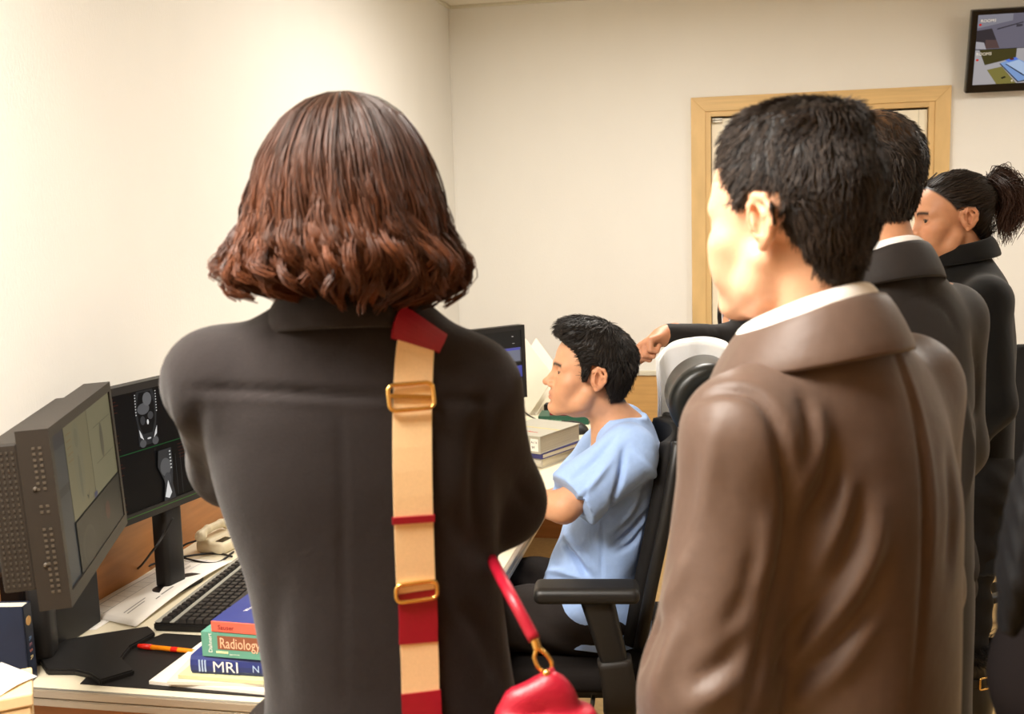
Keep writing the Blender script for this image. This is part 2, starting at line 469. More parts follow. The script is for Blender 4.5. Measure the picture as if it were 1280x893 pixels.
# ------------------------------------------------------------------ bodies
def skeleton(h=1.70, **over):
    """joints of a standing adult in the person's own frame (y forward, x right)"""
    s = h/1.70
    J = dict(neck=(0, -0.02, 1.47), chest=(0, 0.0, 1.28), waist=(0, 0.01, 1.06), pelvis=(0, 0, 0.93),
             shL=(-0.175, -0.01, 1.40), elL=(-0.215, -0.03, 1.11), wrL=(-0.21, 0.05, 0.87),
             shR=(0.175, -0.01, 1.40), elR=(0.215, -0.03, 1.11), wrR=(0.21, 0.05, 0.87),
             hipL=(-0.09, 0, 0.90), knL=(-0.10, 0.015, 0.49), anL=(-0.11, -0.02, 0.09),
             hipR=(0.09, 0, 0.90), knR=(0.10, 0.015, 0.49), anR=(0.11, -0.02, 0.09))
    J = {a: np.array(b)*s for a, b in J.items()}
    for a, b in over.items(): J[a] = np.array(b, float)
    return J
def body_mesh(J, fr, skin, lip, fine=0.003, hfine=None, hands=('relaxed', 'relaxed'), handfr=None, scalp=None, scalp_col=None,
              tors=None, head_kw={}, slim=1.0, ear=True, lean_hands=None, blush=0.10, brow=(0.03, 0.02, 0.015), shade=None):
    pts = np.array(list(J.values()))
    lo, hi = pts.min(0)-0.14, pts.max(0)+0.14
    lo[2] = min(lo[2], 0.0) if J['anL'][2] < 0.2 else lo[2]
    hd = fr.o
    hi[2] = max(hi[2], hd[2]+0.17)
    lo = np.minimum(lo, hd-0.16); hi = np.maximum(hi, hd+0.16)
    fx = [(hd[0]-0.115, hd[0]+0.115, fine)]; fy = [(hd[1]-0.135, hd[1]+0.135, fine)]; fz = [(hd[2]-0.135, hd[2]+0.14, fine)]
    if hfine:
        for w, st in hfine:
            w = np.array(w)
            fx.append((w[0]-0.08, w[0]+0.08, st)); fy.append((w[1]-0.08, w[1]+0.08, st)); fz.append((w[2]-0.08, w[2]+0.08, st))
    g = Grid(axis(lo[0], hi[0], 0.012, fx), axis(lo[1], hi[1], 0.012, fy), axis(lo[2], hi[2], 0.014, fz))
    # trunk and limbs
    n, c, w, p = J['neck'], J['chest'], J['waist'], J['pelvis']
    g.ell(c, (0.135*slim, 0.095*slim, 0.15), 0.03); g.ell(w, (0.118*slim, 0.088*slim, 0.13), 0.06); g.ell(p, (0.145*slim, 0.10*slim, 0.12), 0.06)
    g.cap(c, w, 0.09*slim, 0.09*slim, 0.05); g.cap(w, p, 0.09*slim, 0.1*slim, 0.05)
    for s in 'LR':
        g.cap(n-np.array([0, 0, 0.04]), J['sh'+s], 0.05, 0.048, 0.05)
        g.cap(c, J['sh'+s], 0.07, 0.045, 0.05)
        g.cap(J['sh'+s], J['el'+s], 0.046*slim, 0.037*slim, 0.03)
        g.cap(J['el'+s], J['wr'+s], 0.038*slim, 0.025*slim, 0.02)
        g.cap(J['hip'+s], J['kn'+s], 0.078*slim, 0.052*slim, 0.04)
        g.cap(J['kn'+s], J['an'+s], 0.052*slim, 0.034*slim, 0.02)
        toe = J['an'+s] + np.array([0, 0.15, -0.05])
        g.cap(J['an'+s]-np.array([0, 0.03, 0.04]), toe, 0.036, 0.026, 0.03)
        d = J['wr'+s]-J['el'+s]
        hp = hands[0 if s == 'L' else 1]
        if hp:
            sd = 1 if s == 'L' else -1
            nrm = (sd*1.0, 0.0, 0.0)
            if lean_hands and s in lean_hands: d, nrm, sd = lean_hands[s]
            hand_shape(g, J['wr'+s], d, nrm, sd, hp)
    # neck
    nk = fr.pt((0, -0.028, -0.045))
    g.cap(n-np.array([0, 0, 0.02]), nk, 0.057*slim, 0.049*slim, 0.04)
    g.cap(fr.pt((0, 0.0, -0.06)), fr.pt((0, 0.025, -0.075)), 0.044, 0.036, 0.03)
    head_shape(g, fr, **head_kw)
    if ear: ears(g, fr)
    v, q = g.mesh()
    me = np_mesh('body', v, q)
    p = fr.inv(v)
    near = (np.abs(p) < 0.16).all(1)
    col = np.tile(np.array(skin, np.float32), (len(v), 1))
    hm = scalp(p[near]) if scalp else None
    col[near] = head_tint(p[near], skin, lip, scalp_col, hm, blush, brow)
    set_colors(me, col)
    return me
def scalp_cap(fr, mask, thick, fine=0.004, extra=None):
    """hair volume hugging the skull where mask(p) > 0; returns points, faces (world of the frame's parent)"""
    g = Grid(axis(-0.13, 0.13, fine), axis(-0.16, 0.14, fine), axis(-0.16, 0.16, fine))
    t = thick
    g.ell((0, -0.012, 0.044), (0.073+t, 0.094+t, 0.080+t), 0.0)
    g.ell((0, 0.038, 0.030), (0.062+t, 0.052+t, 0.060+t), 0.03)
    g.cap((0, -0.036, -0.02), (0, -0.030, -0.065), 0.050+t*0.6, 0.045+t*0.4, 0.04)
    if extra: extra(g)
    X, Y, Z = g.x[:, None, None], g.y[None, :, None], g.z[None, None, :]
    P = np.stack(np.broadcast_arrays(X, Y, Z), -1).reshape(-1, 3)
    m = mask(P).reshape(g.f.shape)                       # signed: positive inside the hair region, in metres
    d = -m
    h = np.maximum(0.012-np.abs(g.f-d), 0)/0.012
    g.f = np.maximum(g.f, d) + h*h*0.012*0.25
    return g.mesh()
def head_to_parent(v, fr): return v*fr.k @ fr.R.T + fr.o
def grow_strands(v, q, n, length, flow, fr, lift=0.15, K=6, jitter=0.25, r0=0.0009, r1=0.0003, tint=None, droop=0.0, clump=0):
    """strands rooted on a head-local cap; flow(p) gives the combing direction"""
    nr = normals_of(v, q)
    idx = RNG.integers(0, len(q), n)
    w = RNG.dirichlet(np.ones(4), n)
    p = (v[q[idx]]*w[:, :, None]).sum(1); nn = nr[q[idx, 0]]
    L = length(p) if callable(length) else np.full(n, length)
    ok = L > 0.002
    p, nn, L = p[ok], nn[ok], L[ok]
    L = L*RNG.uniform(0.7, 1.15, len(L))
    j = RNG.normal(0, jitter, p.shape)
    if clump:
        ctr = p[RNG.integers(0, len(p), clump)]
        cid = np.argmin(((p[:, None, :]-ctr[None])**2).sum(-1), 1)
        j = 0.45*j + RNG.normal(0, jitter, ctr.shape)[cid]
    path = [p - nn*0.003]; cur = p.copy()
    for i in range(K-1):
        d = flow(cur) + j
        d = d - nn*(d*nn).sum(1, keepdims=True)*0.9
        d = d/(np.linalg.norm(d, axis=1, keepdims=True)+1e-6)
        li = lift if not callable(lift) else lift(cur)[:, None]
        d = d + nn*li
        d[:, 2] -= droop*i/K
        cur = cur + d*(L/(K-1))[:, None]
        path.append(cur.copy())
    P = np.stack(path, 1)
    P = P*fr.k @ fr.R.T + fr.o
    V, Q = strand_mesh('s', P, r0*fr.k, r1*fr.k)
    T = None
    if tint is not None:
        c = tint(path[0])
        T = np.repeat(c, K*3, axis=0)
    return V, Q, T
def hair_object(parts, parent, name='hair', material=None):
    """parts: list of (verts, quads, colours) joined into one hair mesh"""
    v, q = join_np([(a, b) for a, b, c in parts])
    me = np_mesh(name, v, q)
    set_colors(me, np.concatenate([c for a, b, c in parts]))
    return link_mesh(name, me, material or HAIR, parent)

# ------------------------------------------------------------------ mesh helpers
def bm_mesh(name, bm, sm=False):
    me = bpy.data.meshes.new(name); bm.normal_update(); bm.to_mesh(me); bm.free()
    if sm: smooth(me)
    return me
def box_bm(bm, lo, hi):
    c = [(a+b)/2 for a, b in zip(lo, hi)]; s = [b-a for a, b in zip(lo, hi)]
    bmesh.ops.create_cube(bm, size=1, matrix=Matrix.Translation(c) @ Matrix.Diagonal((*s, 1)))
def box(name, lo, hi, m, parent=None, bev=0.0, seg=2, loc=None, rot=None):
    bm = bmesh.new(); box_bm(bm, lo, hi)
    if bev: bmesh.ops.bevel(bm, geom=bm.edges[:], offset=bev, segments=seg, profile=0.5, affect='EDGES')
    me = bm_mesh(name, bm)
    return link_mesh(name, me, m, parent, loc, rot)
def prism(name, pts, z0, z1, m, parent=None, bev=0.0, loc=None, rot=None):
    """polygon in x,y extruded from z0 to z1"""
    bm = bmesh.new()
    vs = [bm.verts.new((x, y, z0)) for x, y in pts]
    f = bm.faces.new(vs)
    r = bmesh.ops.extrude_face_region(bm, geom=[f])
    for v in r['geom']:
        if isinstance(v, bmesh.types.BMVert): v.co.z = z1
    bmesh.ops.recalc_face_normals(bm, faces=bm.faces[:])
    if bev: bmesh.ops.bevel(bm, geom=bm.edges[:], offset=bev, segments=2, affect='EDGES')
    return link_mesh(name, bm_mesh(name, bm), m, parent, loc, rot)
def cr(pts, n=8):
    """Catmull-Rom through points"""
    P = [np.array(p, float) for p in pts]; P = [2*P[0]-P[1]] + P + [2*P[-1]-P[-2]]
    out = []
    for i in range(1, len(P)-2):
        for t in np.linspace(0, 1, n, endpoint=False):
            a, b, c, d = P[i-1:i+3]
            out.append(0.5*((2*b)+(c-a)*t+(2*a-5*b+4*c-d)*t*t+(3*b-a-3*c+d)*t**3))
    out.append(P[-2]); return np.array(out)
def sweep(path, section, name='s', closed=True, up=(0, 0, 1), scale=None, caps=True):
    """section points (a, b) carried along a path: a across, b along the frame's up"""
    path = np.array(path, float); K = len(path); S = np.array(section, float); n = len(S)
    T = np.gradient(path, axis=0); T /= np.linalg.norm(T, axis=1, keepdims=True)
    A = np.cross(T, np.array(up, float)); A /= np.linalg.norm(A, axis=1, keepdims=True)+1e-9
    B = np.cross(A, T)
    sc = np.ones(K) if scale is None else np.array(scale)
    V = path[:, None, :] + (S[None, :, 0:1]*A[:, None, :] + S[None, :, 1:2]*B[:, None, :])*sc[:, None, None]
    V = V.reshape(-1, 3); F = []
    m = n if closed else n-1
    for i in range(K-1):
        for j in range(m):
            F.append((i*n+j, i*n+(j+1) % n, (i+1)*n+(j+1) % n, (i+1)*n+j))
    if caps and closed:
        F.append(tuple(range(n))); F.append(tuple((K-1)*n+j for j in reversed(range(n))))
    me = bpy.data.meshes.new(name); me.from_pydata(V.tolist(), [], F); me.update(); smooth(me)
    bm = bmesh.new(); bm.from_mesh(me); bmesh.ops.recalc_face_normals(bm, faces=bm.faces[:]); bm.to_mesh(me); bm.free()
    return me
def circ(r, n=8, r2=None): return [(r*math.cos(2*math.pi*i/n), (r2 or r)*math.sin(2*math.pi*i/n)) for i in range(n)]
def tube(name, pts, r, m, parent=None, n=8, sm=True, up=(0.13, 0.21, 0.97), steps=8, r1=None):
    P = cr(pts, steps) if sm else pts
    sc = None if r1 is None else np.linspace(1, r1/r, len(P))
    return link_mesh(name, sweep(P, circ(r, n), name, up=up, scale=sc), m, parent)
def sheet(name, fn, nu, nv, thick, m, parent=None, off=0.0):
    u, v = np.meshgrid(np.linspace(0, 1, nu), np.linspace(0, 1, nv), indexing='ij')
    P = np.array(fn(u, v)); P = np.moveaxis(P, 0, -1).reshape(-1, 3)
    i, j = np.meshgrid(np.arange(nu-1), np.arange(nv-1), indexing='ij')
    a = (i*nv+j).ravel(); q = np.stack([a, a+nv, a+nv+1, a+1], 1)
    me = np_mesh(name, P, q)
    o = link_mesh(name, me, m, parent)
    if thick:
        md = o.modifiers.new('thickness', 'SOLIDIFY'); md.thickness = thick; md.offset = off
    return o
def text(name, s, size, m, parent, loc, rot, align='LEFT', sx=1.0):
    cu = bpy.data.curves.new(name, 'FONT'); cu.body = s; cu.size = size; cu.align_x = align; cu.extrude = 0.00015; cu.resolution_u = 2
    o = bpy.data.objects.new(name, cu); COL.objects.link(o)
    bpy.context.view_layer.update()
    me = bpy.data.meshes.new_from_object(o.evaluated_get(bpy.context.evaluated_depsgraph_get()))
    bpy.data.objects.remove(o)
    r = link_mesh(name, me, m, parent, loc, rot); r.scale = (sx, 1, 1)
    return r
def picture(name, polys, m, parent, step=0.00012):
    """flat print: polygons (points in x,z; colour), each a hair in front of the last (towards -y)"""
    V, F, C = [], [], []
    for i, (pts, c) in enumerate(polys):
        b = len(V); V += [(x, -i*step, z) for x, z in pts]; F.append(tuple(range(b, b+len(pts)))); C += [c]*len(pts)
    me = bpy.data.meshes.new(name); me.from_pydata(V, [], F); me.update()
    set_colors(me, np.array(C))
    bm = bmesh.new(); bm.from_mesh(me)
    for f in bm.faces:
        f.normal_update()
        if f.normal.y > 0: f.normal_flip()
    bm.to_mesh(me); bm.free()
    return link_mesh(name, me, m, parent)
def rect(x0, z0, x1, z1): return [(x0, z0), (x1, z0), (x1, z1), (x0, z1)]
def oval(cx, cz, rx, rz, n=20): return [(cx+rx*math.cos(2*math.pi*i/n), cz+rz*math.sin(2*math.pi*i/n)) for i in range(n)]
def rnd_poly(w, h, r, n=5):
    out = []
    for cx, cy, a0 in ((w-r, h-r, 0), (-w+r, h-r, 90), (-w+r, -h+r, 180), (w-r, -h+r, 270)):
        for i in range(n+1):
            a = math.radians(a0+90*i/n); out.append((cx+r*math.cos(a), cy+r*math.sin(a)))
    return out
def copy_tree(o, parent=None):
    c = o.copy(); COL.objects.link(c); c.parent = parent
    for ch in list(o.children): copy_tree(ch, c)
    return c
def grid_part(name, g, m, parent):
    v, q = g.mesh()
    return link_mesh(name, np_mesh(name, v, q), m, parent)

# ------------------------------------------------------------------ room
D, LW, CEIL, RW, REAR = 5.8, -1.495, 2.7075, 3.2, -1.4
def wallpaper(name, col):
    m = mat(name, col, 0.75, 0.2, var=0.02, scale=3.0, bump=0.0006, bscale=160, stretch=(1.0, 1.0, 0.45), bump2=0.0004, b2scale=600)
    return m
M_WALL = wallpaper('wallpaper', srgb(234, 232, 226))
M_CEIL = mat('ceiling_board', srgb(236, 230, 216), 0.85, 0.1, var=0.02, scale=20, bump=0.0005, bscale=90)
M_FLOOR = mat('speckled_floor', srgb(172, 142, 94), 0.45, 0.35, var=0.15, scale=55, detail=8, bump=0.0001, bscale=120)
M_WOOD = mat('light_oak', srgb(214, 180, 124), 0.45, 0.35, var=0.10, scale=14, stretch=(1.0, 8.0, 0.35), detail=6, bump=0.0002, bscale=30)
M_WOODH = mat('light_oak_cross', srgb(214, 180, 124), 0.45, 0.35, var=0.10, scale=14, stretch=(0.35, 8.0, 6.0), detail=6, bump=0.0002, bscale=30)
M_PANEL = mat('honey_veneer', srgb(203, 160, 100), 0.42, 0.35, var=0.12, scale=9, stretch=(0.5, 0.5, 7.0), detail=7)
M_TRIM = mat('pale_trim', srgb(214, 209, 190), 0.4, 0.4, var=0.03)
M_DOOR = mat('door_paint', srgb(240, 233, 212), 0.45, 0.35, var=0.02, scale=30)
M_STEEL = mat('brushed_steel', srgb(176, 172, 160), 0.3, 0.5, 0.9, var=0.05)
M_GAP = mat('dark_gap', srgb(30, 22, 16), 0.8, 0.1)
def slab(name, lo, hi, m): return structure(box(name, lo, hi, m))
slab('floor', (LW-0.1, REAR-0.1, -0.1), (RW+0.1, D+0.1, 0), M_FLOOR)
slab('ceiling', (LW-0.1, REAR-0.1, CEIL), (RW+0.1, D+0.1, CEIL+0.1), M_CEIL)
slab('wall_left', (LW-0.1, REAR, 0), (LW, D, CEIL), M_WALL)
slab('wall_right', (RW, REAR, 0), (RW+0.1, D, CEIL), M_WALL)
slab('wall_rear', (LW-0.1, REAR-0.1, 0), (RW+0.1, REAR, CEIL), M_PANEL)
DX0, DX1, DTOP, CAS = -0.207, 1.069, 2.161, 0.074          # door casing, outer
ox0, ox1, otop = DX0+CAS, DX1-CAS, DTOP-CAS                 # opening
bm = bmesh.new()
box_bm(bm, (LW-0.1, D, 0), (ox0, D+0.12, CEIL)); box_bm(bm, (ox1, D, 0), (RW+0.1, D+0.12, CEIL)); box_bm(bm, (ox0, D, otop), (ox1, D+0.12, CEIL))
structure(link_mesh('wall_back', bm_mesh('wall_back', bm), M_WALL))
# wainscot boards with a pale rail, either side of the door
wz = 0.698
k = 0
for x0, x1 in ((LW, DX0), (DX1, RW)):
    tr = structure(box('trim_%d' % (1+k), (x0, D-0.022, wz), (x1, D, wz+0.026), M_TRIM, bev=0.003)); k += 1
    n = max(1, round((x1-x0)/0.62)); w = (x1-x0)/n
    for i in range(n):
        box('wainscot_panel', (x0+i*w+0.0015, D-0.012, 0.345), (x0+(i+1)*w-0.0015, D-0.0005, wz-0.004), M_PANEL, tr, bev=0.001)
        box('wainscot_panel', (x0+i*w+0.0015, D-0.012, 0.085), (x0+(i+1)*w-0.0015, D-0.0005, 0.340), M_PANEL, tr, bev=0.001)
    structure(box('baseboard_back' if k == 1 else 'baseboard_back_right', (x0, D-0.016, 0), (x1, D, 0.08), mat('base_rubber', srgb(58, 44, 32), 0.6), bev=0.002))
for i, (lo, hi) in enumerate((((LW, D-0.018, CEIL-0.016), (RW, D, CEIL)), ((LW, REAR, CEIL-0.016), (LW+0.018, D-0.018, CEIL)))):
    structure(box('trim_%d' % (3+i), lo, hi, M_TRIM, bev=0.003))
structure(box('trim_5', (LW, D-0.008, wz+0.03), (LW+0.008, D, CEIL-0.016), M_WALL, bev=0.002))
# door: mitred oak casing, jamb, leaf, pivot hinge
door = structure(bpy.data.objects.new('door_1', None)); COL.objects.link(door)
def casing(pts, m):
    bm = bmesh.new(); vs = [bm.verts.new((x, D-0.028, z)) for x, z in pts]; f = bm.faces.new(vs)
    r = bmesh.ops.extrude_face_region(bm, geom=[f])
    for v in r['geom']:
        if isinstance(v, bmesh.types.BMVert): v.co.y = D-0.0002
    bmesh.ops.recalc_face_normals(bm, faces=bm.faces[:])
    bmesh.ops.bevel(bm, geom=bm.edges[:], offset=0.0015, segments=1, affect='EDGES')
    link_mesh('casing', bm_mesh('casing', bm), m, door)
casing([(DX0, 0), (ox0, 0), (ox0, otop), (DX0, DTOP)], M_WOOD)
casing([(DX1, 0), (ox1, 0), (ox1, otop), (DX1, DTOP)], M_WOOD)
casing([(DX0, DTOP), (ox0, otop), (ox1, otop), (DX1, DTOP)], M_WOODH)
box('jamb', (ox0, D-0.02, 0), (ox0+0.028, D+0.11, otop), M_WOOD, door, bev=0.001)
box('jamb', (ox1-0.028, D-0.02, 0), (ox1, D+0.11, otop), M_WOOD, door, bev=0.001)
box('head_jamb', (ox0+0.028, D-0.02, otop-0.026), (ox1-0.028, D+0.11, otop), M_WOODH, door, bev=0.001)
leaf = box('door_leaf', (ox0+0.031, D+0.008, 0.008), (ox1-0.031, D+0.05, otop-0.036), M_DOOR, door, bev=0.0015)
box('leaf_edge_strip', (ox1-0.075, D+0.0055, 0.008), (ox1-0.071, D+0.008, otop-0.036), M_TRIM, leaf)
box('door_gap', (ox0+0.028, D+0.052, 0), (ox1-0.028, D+0.1, otop-0.026), M_GAP, door)
for z in (otop-0.052, otop-0.040):
    bm = bmesh.new(); bmesh.ops.create_cone(bm, cap_ends=True, segments=20, radius1=0.011, radius2=0.011, depth=0.008, matrix=Matrix.Translation((ox0+0.042, D-0.012, z)))
    box_bm(bm, (ox0+0.042, D-0.02, z-0.0035), (ox0+0.085, D+0.006, z+0.0035))
    link_mesh('hinge', bm_mesh('hinge', bm), M_STEEL, door)

# ------------------------------------------------------------------ ceiling light panels over the lamps; the square one is added for bounced flash
M_LAMPF = mat('lamp_frame', srgb(235, 232, 225), 0.5)
M_DIFF = mat('lamp_diffuser', srgb(255, 240, 214), 0.6, emit=1.2, var=0.0)
names = ('square white glowing panel added out of view for flash bounced off the ceiling', 'long white ceiling light panel by the right wall', 'long white ceiling light panel in front of the door')
for (l, s, p), lab in zip(LAMPS, names):
    t = thing('overhead_light', lab, 'ceiling light', (l[0], l[1], CEIL), group='ceiling light panels')
    hx, hy = s[0]/2, s[1]/2
    bm = bmesh.new()
    for a, b in (((-hx-0.03, -hy-0.03, -0.04), (hx+0.03, -hy, 0)), ((-hx-0.03, hy, -0.04), (hx+0.03, hy+0.03, 0)), ((-hx-0.03, -hy, -0.04), (-hx, hy, 0)), ((hx, -hy, -0.04), (hx+0.03, hy, 0))): box_bm(bm, a, b)
    link_mesh('frame', bm_mesh('frame', bm), M_LAMPF, t)
    box('diffuser', (-hx, -hy, -0.03), (hx, hy, -0.022), M_DIFF, t)

# ------------------------------------------------------------------ wall television
M_BLACKG = mat('gloss_black', srgb(14, 13, 13), 0.18, 0.5, var=0.0)
M_BLACK = mat('matt_black_plastic', srgb(24, 22, 21), 0.5, 0.35, var=0.05, bump=0.0001, bscale=900)
M_GREYP = mat('grey_plastic', srgb(42, 37, 32), 0.5, 0.25, var=0.04, bump=0.0001, bscale=900)
M_SCREEN = mat('screen_glow', (1, 1, 1), 0.40, 0.10, var=0.0, attr='tint', emit=0.75, basek=0.08)
M_PRINT = mat('print', (1, 1, 1), 0.5, 0.3, var=0.0, attr='tint')
M_WHITE_INK = mat('white_ink', srgb(238, 236, 230), 0.5, var=0.0, emit=0.25)
M_WHITE_PRINT = mat('white_print', srgb(232, 230, 224), 0.5, var=0.0)
tv = thing('television', 'black flat television with a four way camera view, mounted high beside the door', 'television', (1.455, D-0.13, 2.30), 0)
tvr = math.radians(16)
TW, TH = 0.665, 0.392
def tvp(o): o.rotation_euler = (tvr, 0, 0); return o
tvp(box('housing', (-TW/2, 0.0, -TH/2), (TW/2, 0.045, TH/2), M_BLACKG, tv, bev=0.006))
Z = srgb
ix, iz0, iz1 = TW/2-0.030, -TH/2+0.040, TH/2-0.024
midz = (iz0+iz1)/2+0.002
S = []
S.append((rect(-ix, iz0, ix, iz1), Z(20, 20, 24)))
def quad_room(x0, x1, z0, z1, kind):
    w, h = x1-x0, z1-z0
    P = lambda pts: [(x0+a*w, z0+b*h) for a, b in pts]
    if kind == 0:
        S.append((P([(0, 0), (1, 0), (1, 1), (0, 1)]), Z(112, 108, 122)))
        S.append((P([(0, 0.62), (0.52, 0.80), (0.52, 1), (0, 1)]), Z(140, 138, 148)))
        S.append((P([(0.30, 0.55), (0.68, 0.72), (0.68, 0.75), (0.30, 0.59)]), Z(62, 58, 66)))
        S.append((P([(0.0, 0.10), (0.36, 0.02), (0.22, 0.60), (0.0, 0.55)]), Z(58, 52, 56)))
        S.append((P([(0.14, 0.02), (0.36, 0.02), (0.30, 0.26), (0.14, 0.28)]), Z(92, 72, 70)))
        S.append((P([(0.0, 0.03), (0.16, 0.0), (0.12, 0.2), (0.0, 0.24)]), Z(176, 172, 178)))
        S.append((P([(0.70, 0.62), (0.84, 0.66), (0.84, 0.93), (0.70, 0.90)]), Z(152, 150, 164)))
        S.append((P([(0.58, 0.60), (0.67, 0.62), (0.67, 0.68), (0.58, 0.68)]), Z(66, 62, 70)))
        S.append((P([(0.86, 0.50), (1.0, 0.52), (1.0, 0.76), (0.86, 0.70)]), Z(170, 168, 186)))
        S.append((P([(0.88, 0.1), (1.0, 0.06), (1.0, 0.40), (0.93, 0.34)]), Z(186, 186, 190)))
    else:
        S.append((P([(0, 0), (1, 0), (1, 1), (0, 1)]), Z(178, 174, 176)))
        S.append((P([(0.06, 1), (0.62, 1), (0.62, 0.74), (0.16, 0.56)]), Z(72, 66, 34)))
        S.append((P([(0.20, 0.42), (0.42, 0.50), (0.66, 0.0), (0.36, 0.0)]), Z(132, 124, 66)))
        S.append((P([(0.38, 0.58), (0.62, 0.72), (1.0, 0.30), (1.0, 0.12), (0.68, 0.02)]), Z(52, 56, 74)))
        S.append((P([(0.39, 0.60), (0.62, 0.74), (1.0, 0.34), (1.0, 0.18), (0.69, 0.05)]), Z(132, 164, 216)))
        S.append((P([(0.47, 0.56), (0.66, 0.66), (0.94, 0.34), (0.76, 0.20)]), Z(44, 50, 70)))
        S.append((P([(0.48, 0.58), (0.67, 0.67), (0.93, 0.36), (0.77, 0.23)]), Z(178, 200, 232)))
        S.append((P([(0.46, 0.68), (0.62, 0.75), (0.66, 0.69), (0.52, 0.62)]), Z(88, 124, 224)))
        S.append((oval(x0+0.56*w, z0+0.70*h, 0.035*w, 0.028*h), Z(88, 44, 36)))
        S.append((P([(0.42, 0.18), (0.48, 0.22), (0.50, 0.18), (0.44, 0.14)]), Z(30, 30, 24)))
    S.append((oval(x0+0.04*w, z0+0.72*h, 0.022*w, 0.03*h), Z(214, 32, 26)))
quad_room(-ix, -0.002, midz+0.001, iz1, 0); quad_room(-ix, -0.002, iz0, midz-0.001, 1)
quad_room(0.002, ix, midz+0.001, iz1, 1); quad_room(0.002, ix, iz0, midz-0.001, 0)
scr = picture('screen', S, M_SCREEN, tv); scr.rotation_euler = (tvr, 0, 0); scr.location = Vector((0, -0.0004, 0))
def tvtext(s, x, z, size):
    R = Matrix.Rotation(tvr, 4, 'X')
    o = text('caption', s, size, M_WHITE_INK, tv, R @ Vector((x, -0.0062, z)), (tvr+math.pi/2, 0, 0))
    return o
tvtext('ROOM1', -ix+0.012, iz1-0.034, 0.020); tvtext('ROOM5', -ix+0.004, midz-0.026, 0.020)
tvtext('4.', -0.13, iz0+0.008, 0.016)
arm = bmesh.new()
box_bm(arm, (-0.11, 0.045, -0.09), (0.11, 0.06, 0.09)); box_bm(arm, (-0.05, 0.055, -0.05), (0.05, 0.13, 0.05))
link_mesh('wall_bracket', bm_mesh('wall_bracket', arm), M_BLACK, tv)

# ------------------------------------------------------------------ the long desk by the left wall
DZ = 0.72
M_TOP = mat('cream_worktop', srgb(226, 216, 190), 0.4, 0.4, var=0.02, scale=60)
M_ALU = mat('aluminium', srgb(190, 182, 168), 0.35, 0.5, 0.75, var=0.04, stretch=(1, 30, 30))
M_DWOOD = mat('desk_veneer', srgb(168, 112, 62), 0.42, 0.35, var=0.18, scale=7, stretch=(0.4, 0.6, 6.0), detail=7)
M_PAD = mat('black_mat', srgb(26, 23, 21), 0.55, 0.3, var=0.06, bump=0.0002, bscale=600)
desk = thing('desk', 'long cream topped desk with aluminium edge running along the left wall', 'desk', (LW, 1.745, 0))
DLEN, DDEP = 3.35, 0.93
box('worktop', (0.003, 0.012, DZ-0.028), (DDEP, DLEN, DZ), M_TOP, desk, bev=0.002)
ed = bmesh.new()
for z0, z1, y in ((DZ-0.016, DZ+0.001, 0.0), (DZ-0.034, DZ-0.019, 0.002), (DZ-0.020, DZ-0.015, 0.006)): box_bm(ed, (0.003, y, z0), (DDEP+0.002, 0.0118, z1))
bmesh.ops.bevel(ed, geom=ed.edges[:], offset=0.002, segments=2, affect='EDGES')
link_mesh('edge_trim', bm_mesh('edge_trim', ed), M_ALU, desk)
ed = bmesh.new()
for z0, z1 in ((DZ-0.016, DZ+0.001), (DZ-0.034, DZ-0.019)): box_bm(ed, (DDEP+0.0005, 0.012, z0), (DDEP+0.012, DLEN, z1))
bmesh.ops.bevel(ed, geom=ed.edges[:], offset=0.002, segments=2, affect='EDGES')
link_mesh('edge_trim', bm_mesh('edge_trim', ed), M_ALU, desk)
for y in (0.03, 1.1, 3.3): box('side_panel', (0.03, y, 0), (DDEP-0.12, y+0.028, DZ-0.028), M_DWOOD, desk, bev=0.002)
for i in range(2): box('back_panel', (0.002, 0.02+i*0.76, 0.5), (0.022, 0.775+i*0.76, 0.90), M_DWOOD, desk, bev=0.002)

# pixel -> desk plane (only used to read positions off the plan)
def on_plane(px, py, z):
    d = _f + _r*((px-640)/F_PX) - _u*((py-446.5)/F_PX)
    t = (z-EYE)/d.z
    return (d.x*t, d.y*t)
def at_depth(px, py, t):
    d = _f + _r*((px-640)/F_PX) - _u*((py-446.5)/F_PX)
    return np.array((d.x*t, d.y*t, EYE+d.z*t))

